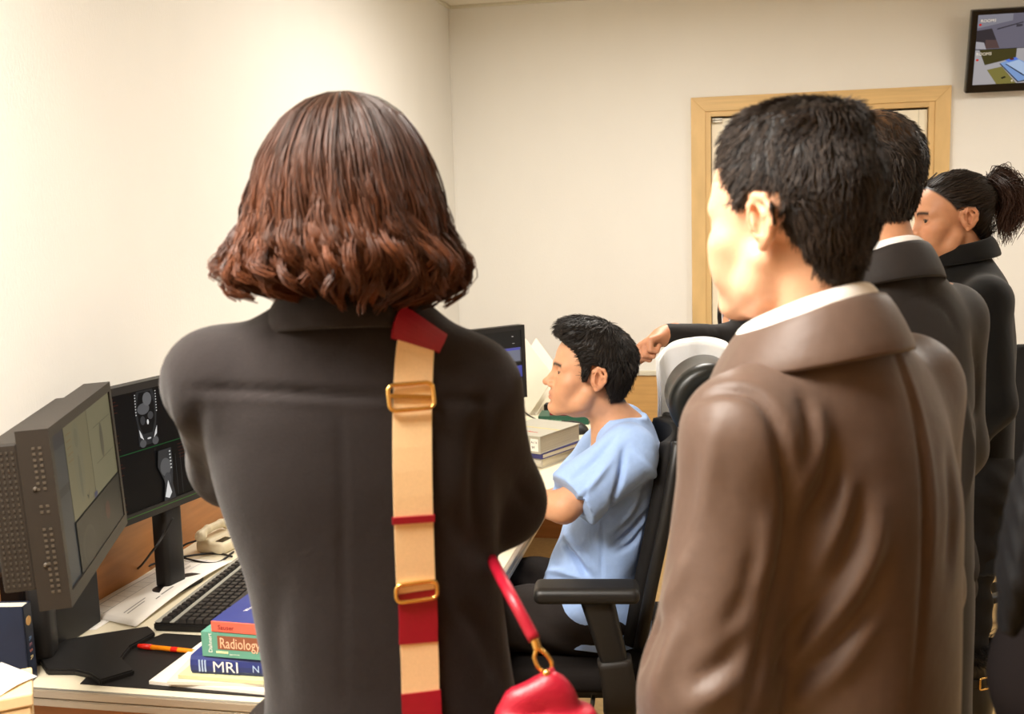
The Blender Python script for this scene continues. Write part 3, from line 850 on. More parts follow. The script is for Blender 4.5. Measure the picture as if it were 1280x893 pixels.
# ------------------------------------------------------------------ monitors
def monitor(name, label, loc, rz, tilt, w, h, dep, polys, below, foot, stand_off=(0, 0.05), bez=0.018, housing=M_GREYP, group=None, back=0.05, foot_d=0.085, foot_w=0.12):
    """local: screen looks to -y; loc = middle of the screen; below = drop to the desk"""
    t = thing(name, label, 'monitor', (loc[0], loc[1], loc[2]-below), rz, group)
    R = Matrix.Translation((0, 0, below)) @ Matrix.Rotation(-tilt, 4, 'X')
    def put(o): o.matrix_local = R; return o
    # bezel ring
    fr_ = bmesh.new()
    for lo, hi in (((-w/2, 0, -h/2), (-w/2+bez, dep, h/2)), ((w/2-bez, 0, -h/2), (w/2, dep, h/2)), ((-w/2+bez, 0, h/2-bez), (w/2-bez, dep, h/2)), ((-w/2+bez, 0, -h/2), (w/2-bez, dep, -h/2+bez*1.3))): box_bm(fr_, lo, hi)
    put(link_mesh('bezel', bm_mesh('bezel', fr_), housing, t))
    hb = bmesh.new(); box_bm(hb, (-w/2+0.012, dep*0.5, -h/2+0.012), (w/2-0.012, dep+0.004, h/2-0.012)); box_bm(hb, (-w/2+0.05, dep, -h/2+0.03), (w/2-0.05, dep+back, h/2-0.04))
    bmesh.ops.bevel(hb, geom=hb.edges[:], offset=0.004, segments=2, affect='EDGES')
    put(link_mesh('rear_housing', bm_mesh('rear_housing', hb), housing, t))
    s = picture('screen', polys, M_SCREEN, t); s.matrix_local = R @ Matrix.Translation((0, 0.004, 0))
    sx, sy = stand_off
    bm = bmesh.new()
    box_bm(bm, (sx-0.032, dep+back*0.6, below-0.05), (sx+0.032, dep+back+sy, below+0.05))
    link_mesh('neck', bm_mesh('neck', bm), M_BLACK, t)
    cy = dep+back*0.8+sy
    link_mesh('stand_column', sweep([(sx, cy, 0.006), (sx, cy, 0.02), (sx, cy-0.004, below+0.04)], rnd_poly(0.034, 0.022, 0.012, 3), up=(0, 1, 0)), M_BLACK, t)
    if foot is None: foot = [(sx+a, cy-foot_d*0.6+b) for a, b in rnd_poly(foot_w, foot_d, 0.03, 4)]
    prism('stand_foot', foot, 0.0003, 0.013, M_BLACK, t, bev=0.003)
    return t, R
g4 = Z(96, 94, 88)
# nearest monitor: pale scan sheets, washed-out
w1, h1 = 0.475, 0.302
def scr_pale():
    a, b, c, d = -w1/2+0.016, -h1/2+0.022, w1/2-0.016, h1/2-0.016
    S = [(rect(a, b, c, d), Z(34, 32, 28)), (rect(a, b, a+0.085, d), Z(46, 50, 54)), (rect(a, d-0.03, a+0.085, d), Z(26, 30, 42)), (rect(a, 0.025, a+0.085, 0.04), Z(28, 30, 36))]
    S += [(rect(a+0.087, -0.035, a+0.262, d-0.004), Z(104, 98, 73)), (rect(a+0.264, -0.035, c-0.002, d-0.004), Z(110, 105, 80))]
    S += [(oval(a+0.165, 0.055, 0.034, 0.075), Z(100, 96, 74)), (oval(a+0.165, 0.100, 0.014, 0.018), Z(92, 88, 68)), (oval(a+0.165, 0.03, 0.010, 0.04), Z(88, 84, 66))]
    S += [(rect(a+0.30, 0.02, c-0.02, 0.022), Z(84, 80, 60)), (rect(a+0.30, 0.09, c-0.02, 0.092), Z(84, 80, 60)), (oval(a+0.36, 0.056, 0.014, 0.035), Z(78, 74, 60))]
    S += [(([(a+0.19, -0.012), (a+0.20, -0.024), (a+0.215, -0.006), (a+0.202, -0.016)]), Z(38, 36, 28)), (rect(a+0.245, -0.034, a+0.27, -0.024), Z(52, 56, 84))]
    for i in range(5): S.append((rect(a+0.092, d-0.02-0.012*i, a+0.13-0.004*(i % 3), d-0.018-0.012*i), Z(104, 84, 52)))
    S += [(rect(a+0.087, b, c, -0.037), Z(30, 28, 25)), (oval(a+0.16, -0.098, 0.05, 0.036), Z(44, 42, 37)), (oval(a+0.165, -0.102, 0.042, 0.032), Z(36, 33, 30)), (rect(a+0.262, b, a+0.264, -0.037), Z(44, 40, 36)), (oval(a+0.33, -0.08, 0.02, 0.018), Z(62, 30, 26))]
    return S
pa = at_depth(57, 521, 1.77); pb = at_depth(91, 752, 1.77); pc = at_depth(137.6, 487, 2.265); pd = at_depth(161, 666, 2.265)
ctr = (pa+pb+pc+pd)/4
near = (pa+pb)/2; far = (pc+pd)/2
ax = far-near
rz1 = math.atan2(ax[1], ax[0])
w1 = float(np.linalg.norm(ax[:2])); h1 = float((np.linalg.norm(pa-pb)+np.linalg.norm(pc-pd))/2)
tilt1 = -math.asin(min(0.3, max(-0.3, ((pa+pc)/2-(pb+pd)/2) @ np.array((math.sin(rz1), -math.cos(rz1), 0))/h1)))*0.5
def to_local(t, pts):
    M = Matrix.Rotation(-t.rotation_euler.z, 3, 'Z')
    return [tuple((M @ (Vector((x, y, 0))-Vector((t.location.x, t.location.y, 0))))[:2]) for x, y in pts]
class _T: pass
tt = _T(); tt.rotation_euler = Vector((0, 0, rz1)); tt.location = Vector(ctr)
foot_px = [(45, 818), (70, 802), (120, 793), (186, 783), (194, 791), (163, 808), (152, 822), (168, 838), (125, 851), (113, 843), (92, 838), (58, 838)]
foot1 = to_local(tt, [on_plane(a, b, DZ+0.012) for a, b in foot_px])
cx1, cy1 = to_local(tt, [on_plane(57, 824, DZ)])[0]
m1, R1 = monitor('monitor', 'thick grey monitor with pale scan sheets, nearest the frame edge on the left desk', ctr, rz1, tilt1, w1, h1, 0.052, scr_pale(), float(ctr[2]-DZ), foot1, stand_off=(cx1, max(0.01, cy1-0.052-0.04)), group='desk monitors')
# side vents on its thick case: slots near the front, dots on the rear shell
vb = bmesh.new()
for i in range(26):
    z = h1/2-0.03-i*0.0098
    if i in (8, 9, 12, 13): continue
    for dy in (0.014, 0.024): box_bm(vb, (-w1/2-0.0012, dy, z-0.0028), (-w1/2+0.001, dy+0.005, z+0.0014))
for z in (0.055, -0.075): bmesh.ops.create_icosphere(vb, subdivisions=1, radius=0.0045, matrix=Matrix.Translation((-w1/2, 0.032, z)))
v_ = link_mesh('side_vents', bm_mesh('side_vents', vb), mat('vent_light', srgb(74, 66, 56), 0.5), m1); v_.matrix_local = R1; v_['kind'] = 'stuff'
rh = box('rear_shell', (-w1/2+0.006, 0.053, -h1/2+0.035), (w1/2-0.03, 0.105, h1/2-0.02), M_GREYP, m1, bev=0.004); rh.matrix_local = R1
vb = bmesh.new()
for i in range(24):
    for j in range(5):
        z = h1/2-0.035-i*0.0098
        box_bm(vb, (-w1/2+0.0045, 0.060+j*0.0085, z-0.002), (-w1/2+0.0065, 0.0635+j*0.0085, z+0.002))
v_ = link_mesh('shell_perforation', bm_mesh('shell_perforation', vb), mat('vent_dot', srgb(58, 52, 45), 0.5), rh); v_['kind'] = 'stuff'
# second monitor: dark scan of a torso, front and side view
w2, h2 = 0.47, 0.300
def scr_ct():
    a, b, c, d = -w2/2+0.014, -h2/2+0.020, w2/2-0.014, h2/2-0.014
    m = 0.002
    S = [(rect(a, b, c, d), Z(9, 8, 8)), (rect(a, m-0.001, c, m+0.001), Z(24, 84, 40))]
    for x in (0.065,): S += [(rect(x, b, x+0.001, d), Z(18, 60, 32))]
    def body(cx, z0, z1, f):
        H = z1-z0
        o = []
        P = lambda pts: [(cx+x*H*f, z0+z*H) for x, z in pts]
        o.append((P([(-0.24, 0.02), (-0.22, 0.30), (-0.26, 0.55), (-0.27, 0.80), (-0.20, 0.98), (0.20, 0.98), (0.27, 0.80), (0.26, 0.55), (0.22, 0.30), (0.24, 0.02)]), Z(44, 44, 45)))
        o.append((P([(-0.20, 0.42), (-0.22, 0.72), (-0.14, 0.95), (0.14, 0.95), (0.22, 0.72), (0.20, 0.42), (0.12, 0.22), (-0.12, 0.22)]), Z(12, 12, 12)))
        o.append((oval(cx-0.06*H*f, z0+0.66*H, 0.15*H*f, 0.10*H), Z(92, 92, 94))); o.append((oval(cx+0.05*H*f, z0+0.82*H, 0.11*H*f, 0.12*H), Z(104, 104, 106)))
        o.append((oval(cx+0.10*H*f, z0+0.52*H, 0.07*H*f, 0.07*H), Z(70, 70, 72))); o.append((oval(cx-0.10*H*f, z0+0.46*H, 0.06*H*f, 0.08*H), Z(62, 62, 64)))
        for s in (-1, 1):
            for i in range(8): o.append((oval(cx+s*0.25*H*f, z0+(0.58+i*0.05)*H, 0.014*H*f, 0.012*H, 8), Z(214, 214, 214)))
            o.append((P([(s*0.22, 0.32), (s*0.20, 0.18), (s*0.12, 0.12), (s*0.17, 0.24)]), Z(226, 226, 226)))
            o.append((oval(cx+s*0.15*H*f, z0+0.06*H, 0.08*H*f, 0.07*H), Z(86, 86, 88)))
        o.append((oval(cx, z0+0.42*H, 0.024*H*f, 0.045*H), Z(232, 232, 232))); o.append((oval(cx, z0+0.13*H, 0.05*H*f, 0.016*H, 10), Z(210, 210, 210)))
        return o
    S += body(-0.085, m+0.006, d-0.004, 1.0)
    # side view
    P = lambda pts: [(-0.04+x, b+z) for x, z in pts]
    S.append((P([(-0.020, 0.128), (0.024, 0.128), (0.026, 0.09), (0.020, 0.04), (0.028, 0.004), (-0.014, 0.004), (-0.006, 0.05), (-0.026, 0.09)]), Z(54, 54, 55)))
    S += [(oval(-0.04, b+0.085, 0.018, 0.022), Z(92, 92, 93)), (oval(-0.036, b+0.055, 0.012, 0.016), Z(70, 70, 72))]
    S.append((P([(0.004, 0.052), (0.014, 0.02), (0.004, 0.008), (-0.010, 0.014)]), Z(228, 228, 228)))
    for i in range(6): S.append((oval(-0.022, b+0.12-i*0.008, 0.003, 0.002, 8), Z(206, 206, 206)))
    for x in (-0.005, 0.012): S.append((rect(x, b+0.01, x+0.0012, b+0.11), Z(58, 58, 60)))
    for z0 in (m+0.05, b+0.045):
        for i in range(8):
            cc = (Z(250, 240, 150), Z(250, 220, 70), Z(244, 180, 40), Z(236, 130, 30), Z(224, 80, 24), Z(196, 40, 20), Z(150, 20, 16), Z(90, 10, 10))[i]
            S.append((rect(0.045, z0+0.062-i*0.009, 0.052, z0+0.071-i*0.009), cc))
    for q in range(2):
        for i in range(5):
            z = (d if q == 0 else m)-0.010-i*0.008
            S.append((rect(a+0.004, z, a+0.030+0.006*(i % 3), z+0.002), Z(66, 26, 17)))
            S.append((rect(0.0, z, 0.030-0.004*(i % 2), z+0.002), Z(60, 26, 17)))
            S.append((rect(0.075, z, 0.11, z+0.002), Z(60, 26, 17)))
            S.append((rect(a+0.004, z-0.085, a+0.036-0.005*(i % 2), z-0.083), Z(70, 40, 21)))
            S.append((rect(0.09, z-0.03, 0.11+0.02*(i % 2), z-0.028), Z(58, 26, 17)))
    # right half: another pair of views
    S += body(0.165, m+0.006, d-0.004, 0.8) + body(0.165, b+0.004, m-0.004, 0.8)
    S.append((rect(a, b, c, b+0.0015), Z(70, 120, 50)))
    return S
q0 = at_depth(112, 486, 2.36); q1 = at_depth(155, 668, 2.30); q2 = at_depth(208, 467, 2.50); q3 = at_depth(231, 633, 2.46)
dirv = np.array((0.20, 1.0)); dirv /= np.linalg.norm(dirv)
rz2 = math.atan2(dirv[1], dirv[0])
mid = (at_depth(113, 486, 2.39)+at_depth(146, 674, 2.36))/2
h2 = float(np.linalg.norm(at_depth(208, 467, 2.56)-at_depth(231, 633, 2.54)))
c2 = np.array((mid[0], mid[1], mid[2]))+np.array((dirv[0], dirv[1], 0))*w2/2
m2_, R2 = monitor('monitor', 'dark monitor showing a torso scan with colour bars, behind the standing woman', c2, rz2, 0.02, w2, h2, 0.035, scr_ct(), float(c2[2]-DZ), None, stand_off=(-0.01, -0.015), group='desk monitors', housing=M_BLACK, back=0.02, foot_d=0.034, foot_w=0.075)
# third monitor in front of the seated man
w3, h3 = 0.40, 0.285
def scr_ui():
    a, b, c, d = -w3/2+0.012, -h3/2+0.016, w3/2-0.012, h3/2-0.012
    S = [(rect(a, b, c, d), Z(44, 41, 38)), (rect(a, 0.0, c-0.005, 0.055), Z(84, 82, 82)), (rect(a, 0.05, c-0.01, 0.056), Z(98, 98, 170)), (rect(a+0.02, 0.004, c-0.012, 0.048), Z(126, 128, 144)), (rect(a, 0.047, c-0.012, 0.050), Z(84, 84, 190))]
    S += [(rect(a+0.04+i*0.035, -0.018, a+0.065+i*0.035, -0.008), Z(92, 92, 96)) for i in range(8)]
    S += [(rect(c-0.045, -0.058, c-0.006, -0.014), Z(84, 88, 168)), (rect(c-0.04, -0.095, c-0.008, -0.066), Z(88, 86, 84)), (rect(a, b, c-0.06, -0.025), Z(34, 31, 29))]
    S += [(rect(c-0.05, 0.098, c-0.042, 0.101), Z(210, 206, 196)), (rect(c-0.048, 0.072, c-0.038, 0.074), Z(200, 196, 186))]
    return S
r0 = at_depth(654.8, 406, 4.12); r1 = at_depth(660, 497, 4.10)
h3 = float(np.linalg.norm(r0-r1))
d3 = np.array((0.66, 0.75)); d3 /= np.linalg.norm(d3)
c3 = (r0+r1)/2 - np.array((d3[0], d3[1], 0))*w3/2
m3_, R3 = monitor('monitor', 'black monitor with grey and blue windows facing the seated man', c3, math.atan2(d3[1], d3[0]), 0.02, w3, h3, 0.04, scr_ui(), float(c3[2]-DZ), None, group='desk monitors', housing=M_BLACK, back=0.03)

# black computer case by the wall
pc = thing('computer_case', 'slim black computer case against the wall behind the nearest monitor', 'computer', (LW+0.062, 1.985, DZ))
box('case', (-0.05, -0.12, 0.0), (0.035, 0.10, 0.34), M_BLACK, pc, bev=0.004)
box('front_panel', (-0.048, -0.126, 0.006), (0.033, -0.12, 0.334), M_BLACKG, pc, bev=0.002)
box('drive_slot', (-0.035, -0.128, 0.25), (0.02, -0.1262, 0.262), M_GREYP, pc)

# ------------------------------------------------------------------ papers, keyboard, mat
M_PAPER = mat('paper', srgb(240, 236, 228), 0.7, 0.2, var=0.015)
def paper(label, corners, z, curl, marks, group='loose printed sheets', name='paper_sheet'):
    A, B, C_, D_ = [np.array(p) for p in corners]            # A->B long edge, D->C opposite
    o3 = np.array([*(A+B+C_+D_)/4, 0.0])
    t = thing(name, label, 'paper', (o3[0], o3[1], z), 0, group)
    def pos(u, v):
        P = (A[None, None]*(1-u)[..., None]*(1-v)[..., None] + B*(u*(1-v))[..., None] + C_*(u*v)[..., None] + D_*((1-u)*v)[..., None])
        return P[..., 0]-o3[0], P[..., 1]-o3[1], 0.0006 + curl*np.sin(np.pi*u)*(0.3+0.7*v)
    sheet('sheet', pos, 14, 8, 0.0006, M_PAPER, t, off=1)
    V, F, Cc = [], [], []
    for (u0, v0, u1, v1, c) in marks:
        b = len(V)
        uu = np.linspace(u0, u1, 5)
        for u in uu:
            for v in (v0, v1):
                x, y, zz = pos(np.array([[u]]), np.array([[v]])); V.append((float(x[0, 0]), float(y[0, 0]), float(zz[0, 0])+0.0004)); Cc.append(c)
        for i in range(4): F.append((b+2*i, b+2*i+2, b+2*i+3, b+2*i+1))
    if V:
        me = bpy.data.meshes.new('print'); me.from_pydata(V, [], F); me.update(); set_colors(me, np.array(Cc))
        link_mesh('print', me, M_PRINT, t)
    return t
ink = Z(150, 146, 142); dk = Z(90, 88, 88)
mk = [(0.05, 0.10, 0.95, 0.115, ink), (0.05, 0.34, 0.95, 0.35, ink)] + [(0.06+0.075*i, 0.12, 0.065+0.075*i, 0.34, Z(196, 192, 186)) for i in range(12)] + [(0.08, 0.13+0.025*j, 0.92, 0.135+0.025*j, Z(206, 202, 197)) for j in range(8)]
mk += [(0.62, 0.42, 0.80, 0.44, dk), (0.55, 0.45, 0.86, 0.462, ink), (0.60, 0.48, 0.84, 0.492, ink), (0.78, 0.56, 0.98, 0.57, Z(150, 170, 196)), (0.10, 0.60, 0.30, 0.62, ink), (0.10, 0.66, 0.26, 0.68, ink), (0.3, 0.78, 0.34, 0.80, dk), (0.36, 0.76, 0.48, 0.79, ink)]
paper('wide printed table sheet lying across the papers beside the keyboard', [on_plane(*p, DZ) for p in ((97, 769), (222, 700), (292, 703), (170, 786))], DZ+0.0035, 0.012, mk)
paper('curled blank sheet under the printed table on the desk', [on_plane(*p, DZ) for p in ((70, 790), (140, 738), (180, 752), (120, 788))], DZ+0.0002, 0.002, [])
kx, ky = -1.178, 2.275
kb = thing('keyboard', 'black computer keyboard with a grey strip on the left desk', 'keyboard', (kx, ky, DZ), math.radians(92.0))
# local: x along the keyboard, y away from the typist
kb_b = bmesh.new()
box_bm(kb_b, (-0.225, -0.080, 0.001), (0.225, 0.078, 0.020)); bmesh.ops.bevel(kb_b, geom=kb_b.edges[:], offset=0.004, segments=2, affect='EDGES')
link_mesh('case', bm_mesh('case', kb_b), M_BLACK, kb)
box('grey_strip', (-0.222, 0.030, 0.0195), (0.222, 0.040, 0.0225), mat('silver_grey', srgb(150, 148, 138), 0.4), kb, bev=0.001)
box('grey_strip', (-0.222, 0.062, 0.0195), (0.222, 0.076, 0.0215), mat('silver_grey', srgb(150, 148, 138), 0.4), kb, bev=0.001)
keys = bmesh.new()
for r, y in enumerate((-0.066, -0.047, -0.028, -0.009, 0.010, 0.050)):
    n = 20
    for i in range(n):
        if r == 0 and 4 <= i <= 8: continue
        x = -0.213+i*0.0224
        b0 = len(keys.verts)
        bmesh.ops.create_cone(keys, cap_ends=True, segments=4, radius1=0.0128, radius2=0.0095, depth=0.009, matrix=Matrix.Translation((x, y, 0.0245)) @ Matrix.Rotation(math.pi/4, 4, 'Z'))
    if r == 0:
        box_bm(keys, (-0.213+4*0.0224-0.008, y-0.008, 0.02), (-0.213+8*0.0224+0.008, y+0.008, 0.0285))
kk = link_mesh('keys', bm_mesh('keys', keys), mat('key_black', srgb(34, 31, 29), 0.42, 0.4), kb); kk['kind'] = 'stuff'
dm = thing('desk_mat', 'flat black desk mat under the books and the pen', 'desk mat', (0, 0, DZ))
pm = [on_plane(*p, DZ) for p in ((100, 856), (118, 838), (150, 815), (205, 793), (330, 800))] + [(-0.70, 2.03), (-0.70, 1.775)]
pm = [p for p in pm]
prism('mat', pm, 0.0002, 0.0022, M_PAD, dm, bev=0.0005)

# pen
a, b = on_plane(172, 808, DZ+0.008), on_plane(252, 816, DZ+0.008)
pen = thing('pen', 'orange and red ballpoint pen lying on the black mat', 'pen', (a[0], a[1], DZ+0.0085), math.atan2(b[1]-a[1], b[0]-a[0]))
Lp = 0.148
def rod(name, prof, m, parent):
    """revolve (x, r) profile around x"""
    V, F, n = [], [], 12
    for x, r in prof: V += [(x, r*math.cos(2*math.pi*i/n), r*math.sin(2*math.pi*i/n)) for i in range(n)]
    for k in range(len(prof)-1):
        for i in range(n): F.append((k*n+i, k*n+(i+1) % n, (k+1)*n+(i+1) % n, (k+1)*n+i))
    me = bpy.data.meshes.new(name); me.from_pydata(V, [], F); me.update(); smooth(me)
    return link_mesh(name, me, m, parent)
rod('cap', [(0, 0.001), (0.002, 0.0045), (0.012, 0.0056), (0.034, 0.0060), (0.034, 0.0)], mat('pen_red', srgb(206, 30, 14), 0.35), pen)
rod('barrel', [(0.034, 0.0), (0.034, 0.0052), (0.10, 0.0052), (0.13, 0.0050), (0.146, 0.0018), (0.148, 0.0)], mat('pen_orange', srgb(246, 140, 20), 0.35), pen)
rod('grip_ring', [(0.082, 0.0053), (0.086, 0.0056), (0.094, 0.0056), (0.098, 0.0053)], mat('pen_red', srgb(206, 30, 14), 0.35), pen)

# ------------------------------------------------------------------ books
def book(name, label, loc, rz, w, d, h, cover, pages=None, group=None, spine_round=0.0, texts=(), extra=None):
    """lying book: spine towards -y, w along x, d deep, h thick"""
    t = thing(name, label, 'book', loc, rz, group)
    th = min(0.0025, h*0.12)
    # the case is a folded board: lower board, spine, upper board
    pts = [(0, 0), (d, 0), (d, th), (th*1.2, th), (th*1.2, h-th), (d, h-th), (d, h), (0, h)]
    if spine_round:
        pts = pts[:-1] + [(0, h), (-spine_round*0.7, h*0.8), (-spine_round, h*0.5), (-spine_round*0.7, h*0.2)]
    bm = bmesh.new(); vs = [bm.verts.new((-w/2, y, z)) for y, z in pts]; f = bm.faces.new(vs)
    r = bmesh.ops.extrude_face_region(bm, geom=[f])
    for v in r['geom']:
        if isinstance(v, bmesh.types.BMVert): v.co.x = w/2
    bmesh.ops.recalc_face_normals(bm, faces=bm.faces[:])
    link_mesh('cover', bm_mesh('cover', bm), cover, t)
    box('pages', (-w/2+0.003, th*1.25, th), (w/2-0.003, d-0.004, h-th), pages or mat('page_edges', srgb(226, 216, 190), 0.7, var=0.1, scale=30, stretch=(0.1, 0.1, 30)), t)
    if extra: extra(t, w, d, h)
    return t
def spine_text(t, s, size, m, x, z, y=-0.0004, rotz=0, align='LEFT', sx=1.0):
    return text('lettering', s, size, m, t, (x, y, z), (math.pi/2, 0, 0) if not rotz else (math.pi/2, -math.pi/2*rotz, 0), align, sx)
def depth_of(px, y, z):
    """x of the point seen at column px on the line y, z"""
    lo, hi = -3.0, 3.0
    for _ in range(50):
        m = (lo+hi)/2; v = Vector((m, y, z-EYE))
        if 640+F_PX*v.dot(_r)/v.dot(_f) < px: lo = m
        else: hi = m
    return (lo+hi)/2
M_NAVY = mat('navy_cloth', srgb(42, 52, 112), 0.5, 0.4, var=0.12, scale=30)
M_TEAL = mat('teal_cover', srgb(98, 156, 136), 0.45, 0.4, var=0.05)
M_BLUEC = mat('blue_cover', srgb(48, 56, 120), 0.45, 0.4, var=0.04)
M_CORAL = mat('coral_spine', srgb(216, 102, 82), 0.45, 0.4, var=0.04)
yb = 1.800
# loose journals under the books
zb = DZ+0.0024
for i, (px0, w, d, h, yy, rot, c, lab) in enumerate(((184, 0.27, 0.21, 0.007, yb-0.012, -3, srgb(232, 226, 214), 'white stapled journal at the bottom of the book pile'), (212, 0.25, 0.20, 0.006, yb-0.006, 5, srgb(214, 206, 190), 'pale grey journal second from the bottom of the book pile'), (222, 0.24, 0.20, 0.007, yb-0.004, -1, srgb(204, 204, 156), 'journal with a lime green edge under the blue book'))):
    x0 = depth_of(px0, yy, zb)
    M_j = mat('journal_%d' % i, c, 0.5, 0.3, var=0.03)
    book('journal', lab, (x0+w/2, yy, zb), math.radians(rot), w, d, h, M_j, pages=M_PAPER, group='journals in the book pile on the left desk')
    zb += h+0.0008
def lines_top(t, w, d, h):
    pass
h = 0.036; x0 = depth_of(240, yb+0.012, zb+h/2); w = 0.215
t = book('book', 'thick blue book lettered MRI in the pile on the left desk', (x0+w/2, yb+0.012, zb), math.radians(1), w, 0.17, h, M_NAVY, group='books piled on the left desk', spine_round=0.006)
spine_text(t, 'MRI', 0.031, M_WHITE_PRINT, -w/2+0.046, 0.007, -0.0068, sx=1.1)
spine_text(t, 'N', 0.020, mat('pale_ink', srgb(170, 190, 220), 0.5), -w/2+0.128, 0.010, -0.0068)
for i in range(3): box('spine_band', (-w/2+0.018+i*0.006, -0.0064, 0.006), (-w/2+0.021+i*0.006, -0.003, h-0.007), mat('pale_ink', srgb(170, 190, 220), 0.5), t)
zb += h+0.001
h = 0.049; x0 = depth_of(251, yb+0.004, zb+h/2); w = 0.205
t = book('book', 'teal green radiology book in the pile on the left desk', (x0+w/2, yb+0.004, zb), math.radians(-2), w, 0.165, h, M_TEAL, group='books piled on the left desk')
box('title_block', (-w/2+0.034, -0.0006, 0.016), (w/2-0.02, 0.001, 0.043), mat('brown_block', srgb(140, 84, 60), 0.5), t)
spine_text(t, 'Radiology', 0.030, mat('peach_ink', srgb(240, 190, 156), 0.5), -w/2+0.038, 0.019, -0.0009, sx=0.72)
spine_text(t, 'Dahnert', 0.0115, M_WHITE_PRINT, -w/2+0.022, 0.008, -0.0004, rotz=1)
box('title_rule', (-w/2+0.03, -0.0006, 0.008), (-w/2+0.055, 0.001, 0.012), mat('cream_ink', srgb(236, 226, 170), 0.5), t)
spine_text(t, ',,.....', 0.014, M_WHITE_PRINT, -w/2+0.058, 0.006, -0.0004)
zb += h+0.001
h = 0.022; x0 = depth_of(263, yb+0.004, zb+h/2); w = 0.125
def coral(t, w, d, h):
    box('spine', (-w/2-0.0003, -0.0025, 0.0003), (w/2+0.0003, 0.0012, h-0.0004), M_CORAL, t, bev=0.001)
t = book('book', 'blue covered pocket book with a coral spine on top of the pile', (x0+w/2, yb+0.006, zb), math.radians(-3), w, 0.19, h, M_BLUEC, group='books piled on the left desk', extra=coral)
spine_text(t, 'Sauser', 0.013, mat('maroon_ink', srgb(130, 44, 40), 0.5), -w/2+0.014, 0.006, -0.0028)
text('lettering', 'Sauer', 0.026, M_WHITE_PRINT, t, (-w/2+0.095, 0.018, h+0.0002), (0, 0, math.pi/2*0.95))
text('lettering', 'Word', 0.013, M_WHITE_PRINT, t, (-w/2+0.046, 0.055, h+0.0002), (0, 0, math.pi/2*0.95))
# folded white paper corner sticking out of the pile
paper('folded white note sticking out left of the teal book', [(depth_of(224, yb+0.01, 0.775), yb+0.06), (depth_of(228, yb, 0.775)+0.02, yb+0.085), (depth_of(262, yb, 0.775), yb+0.06), (depth_of(262, yb, 0.775), yb+0.01)], DZ+0.046, 0.004, [])

# ------------------------------------------------------------------ near cabinet corner with an upright navy book and a sheet
M_BEIGE = mat('beige_card', srgb(226, 196, 150), 0.6, 0.3, var=0.03)
CBZ = 0.80
CBZ = 0.86
cbx, cby = on_plane(41, 866, CBZ)
cab = thing('filing_box', 'beige upright filing box at the lower left corner of the picture', 'box', (cbx, cby, 0), math.radians(36))
bmx = bmesh.new(); box_bm(bmx, (-0.20, 0.0, 0.0), (-0.003, 0.11, CBZ-0.022)); bmesh.ops.bevel(bmx, geom=bmx.edges[:], offset=0.003, segments=2, affect='EDGES')
link_mesh('body', bm_mesh('body', bmx), M_BEIGE, cab)
box('lid', (-0.203, -0.003, CBZ-0.022), (0, 0.113, CBZ), M_BEIGE, cab, bev=0.003)
xr = depth_of(38, 1.785, 0.80)
nb = thing('book', 'dark navy book with a round gold sticker standing at the left frame edge', 'book', (xr, 1.785, DZ), math.radians(10))
hb_ = 0.158
bmx = bmesh.new()
for lo, hi in (((-0.15, -0.016, 0), (0.0, -0.0135, hb_)), ((-0.15, 0.0135, 0), (0.0, 0.016, hb_)), ((-0.003, -0.016, 0), (0.0, 0.016, hb_))): box_bm(bmx, lo, hi)
link_mesh('cover', bm_mesh('cover', bmx), mat('dark_navy', srgb(26, 36, 58), 0.35, 0.4, var=0.15, scale=12), nb)
box('pages', (-0.146, -0.0135, 0.003), (-0.003, 0.0135, hb_-0.002), mat('page_edges', srgb(226, 216, 190), 0.7), nb)
bmx = bmesh.new(); bmesh.ops.create_cone(bmx, cap_ends=True, segments=24, radius1=0.0095, radius2=0.0095, depth=0.0008, matrix=Matrix.Translation((0.0004, 0, hb_-0.034)) @ Matrix.Rotation(math.pi/2, 4, 'Y'))
link_mesh('sticker', bm_mesh('sticker', bmx), mat('gold_sticker', srgb(222, 176, 112), 0.5), nb)
for i, (s, c) in enumerate((('R', srgb(120, 150, 190)), ('E', srgb(170, 120, 130)), ('S', srgb(206, 130, 110)), ('R', srgb(226, 206, 150)))):
    text('lettering', s, 0.014, mat('spine_ink_%d' % i, c, 0.5, var=0.0), nb, (0.0006, -0.005, hb_-0.066-i*0.013), (math.pi/2, math.pi/2, math.pi/2))
paper('white sheet overhanging the beige filing box', [on_plane(-30, 846, CBZ), on_plane(2, 829, CBZ), on_plane(47, 847, CBZ), on_plane(-4, 874, CBZ)], CBZ+0.001, 0.004, [])

# ------------------------------------------------------------------ beige telephone base, cables
M_IVORY = mat('ivory_plastic', srgb(226, 214, 184), 0.45, 0.4, var=0.03)
px_, py_ = on_plane(277, 686, DZ)
ph = thing('telephone', 'beige desk telephone at the far end of the papers', 'telephone', (px_, py_, DZ), math.radians(80)); ph.scale = (0.72, 0.72, 0.85)
g = Grid(axis(-0.10, 0.10, 0.004), axis(-0.09, 0.09, 0.004), axis(-0.01, 0.10, 0.004))
g.box((0, 0, 0.019), (0.075, 0.062, 0.018), 0.012)
g.box((0, 0.03, 0.034), (0.07, 0.028, 0.012), 0.010, 0.01)
grid_part('base', g, M_IVORY, ph)
g = Grid(axis(-0.12, 0.12, 0.004), axis(-0.05, 0.05, 0.004), axis(0.0, 0.10, 0.004))
g.chain([(-0.085, 0, 0.058), (-0.04, 0, 0.066), (0.04, 0, 0.066), (0.085, 0, 0.058)], [0.016, 0.013, 0.013, 0.016], 0.01)
for s in (-1, 1): g.ell((s*0.082, 0, 0.052), (0.022, 0.022, 0.014), 0.01)
o = grid_part('handset', g, M_IVORY, ph); o.location = (0, 0.028, 0.006)
box('display', (-0.05, -0.045, 0.036), (0.01, -0.012, 0.0385), M_BLACKG, ph, bev=0.001)
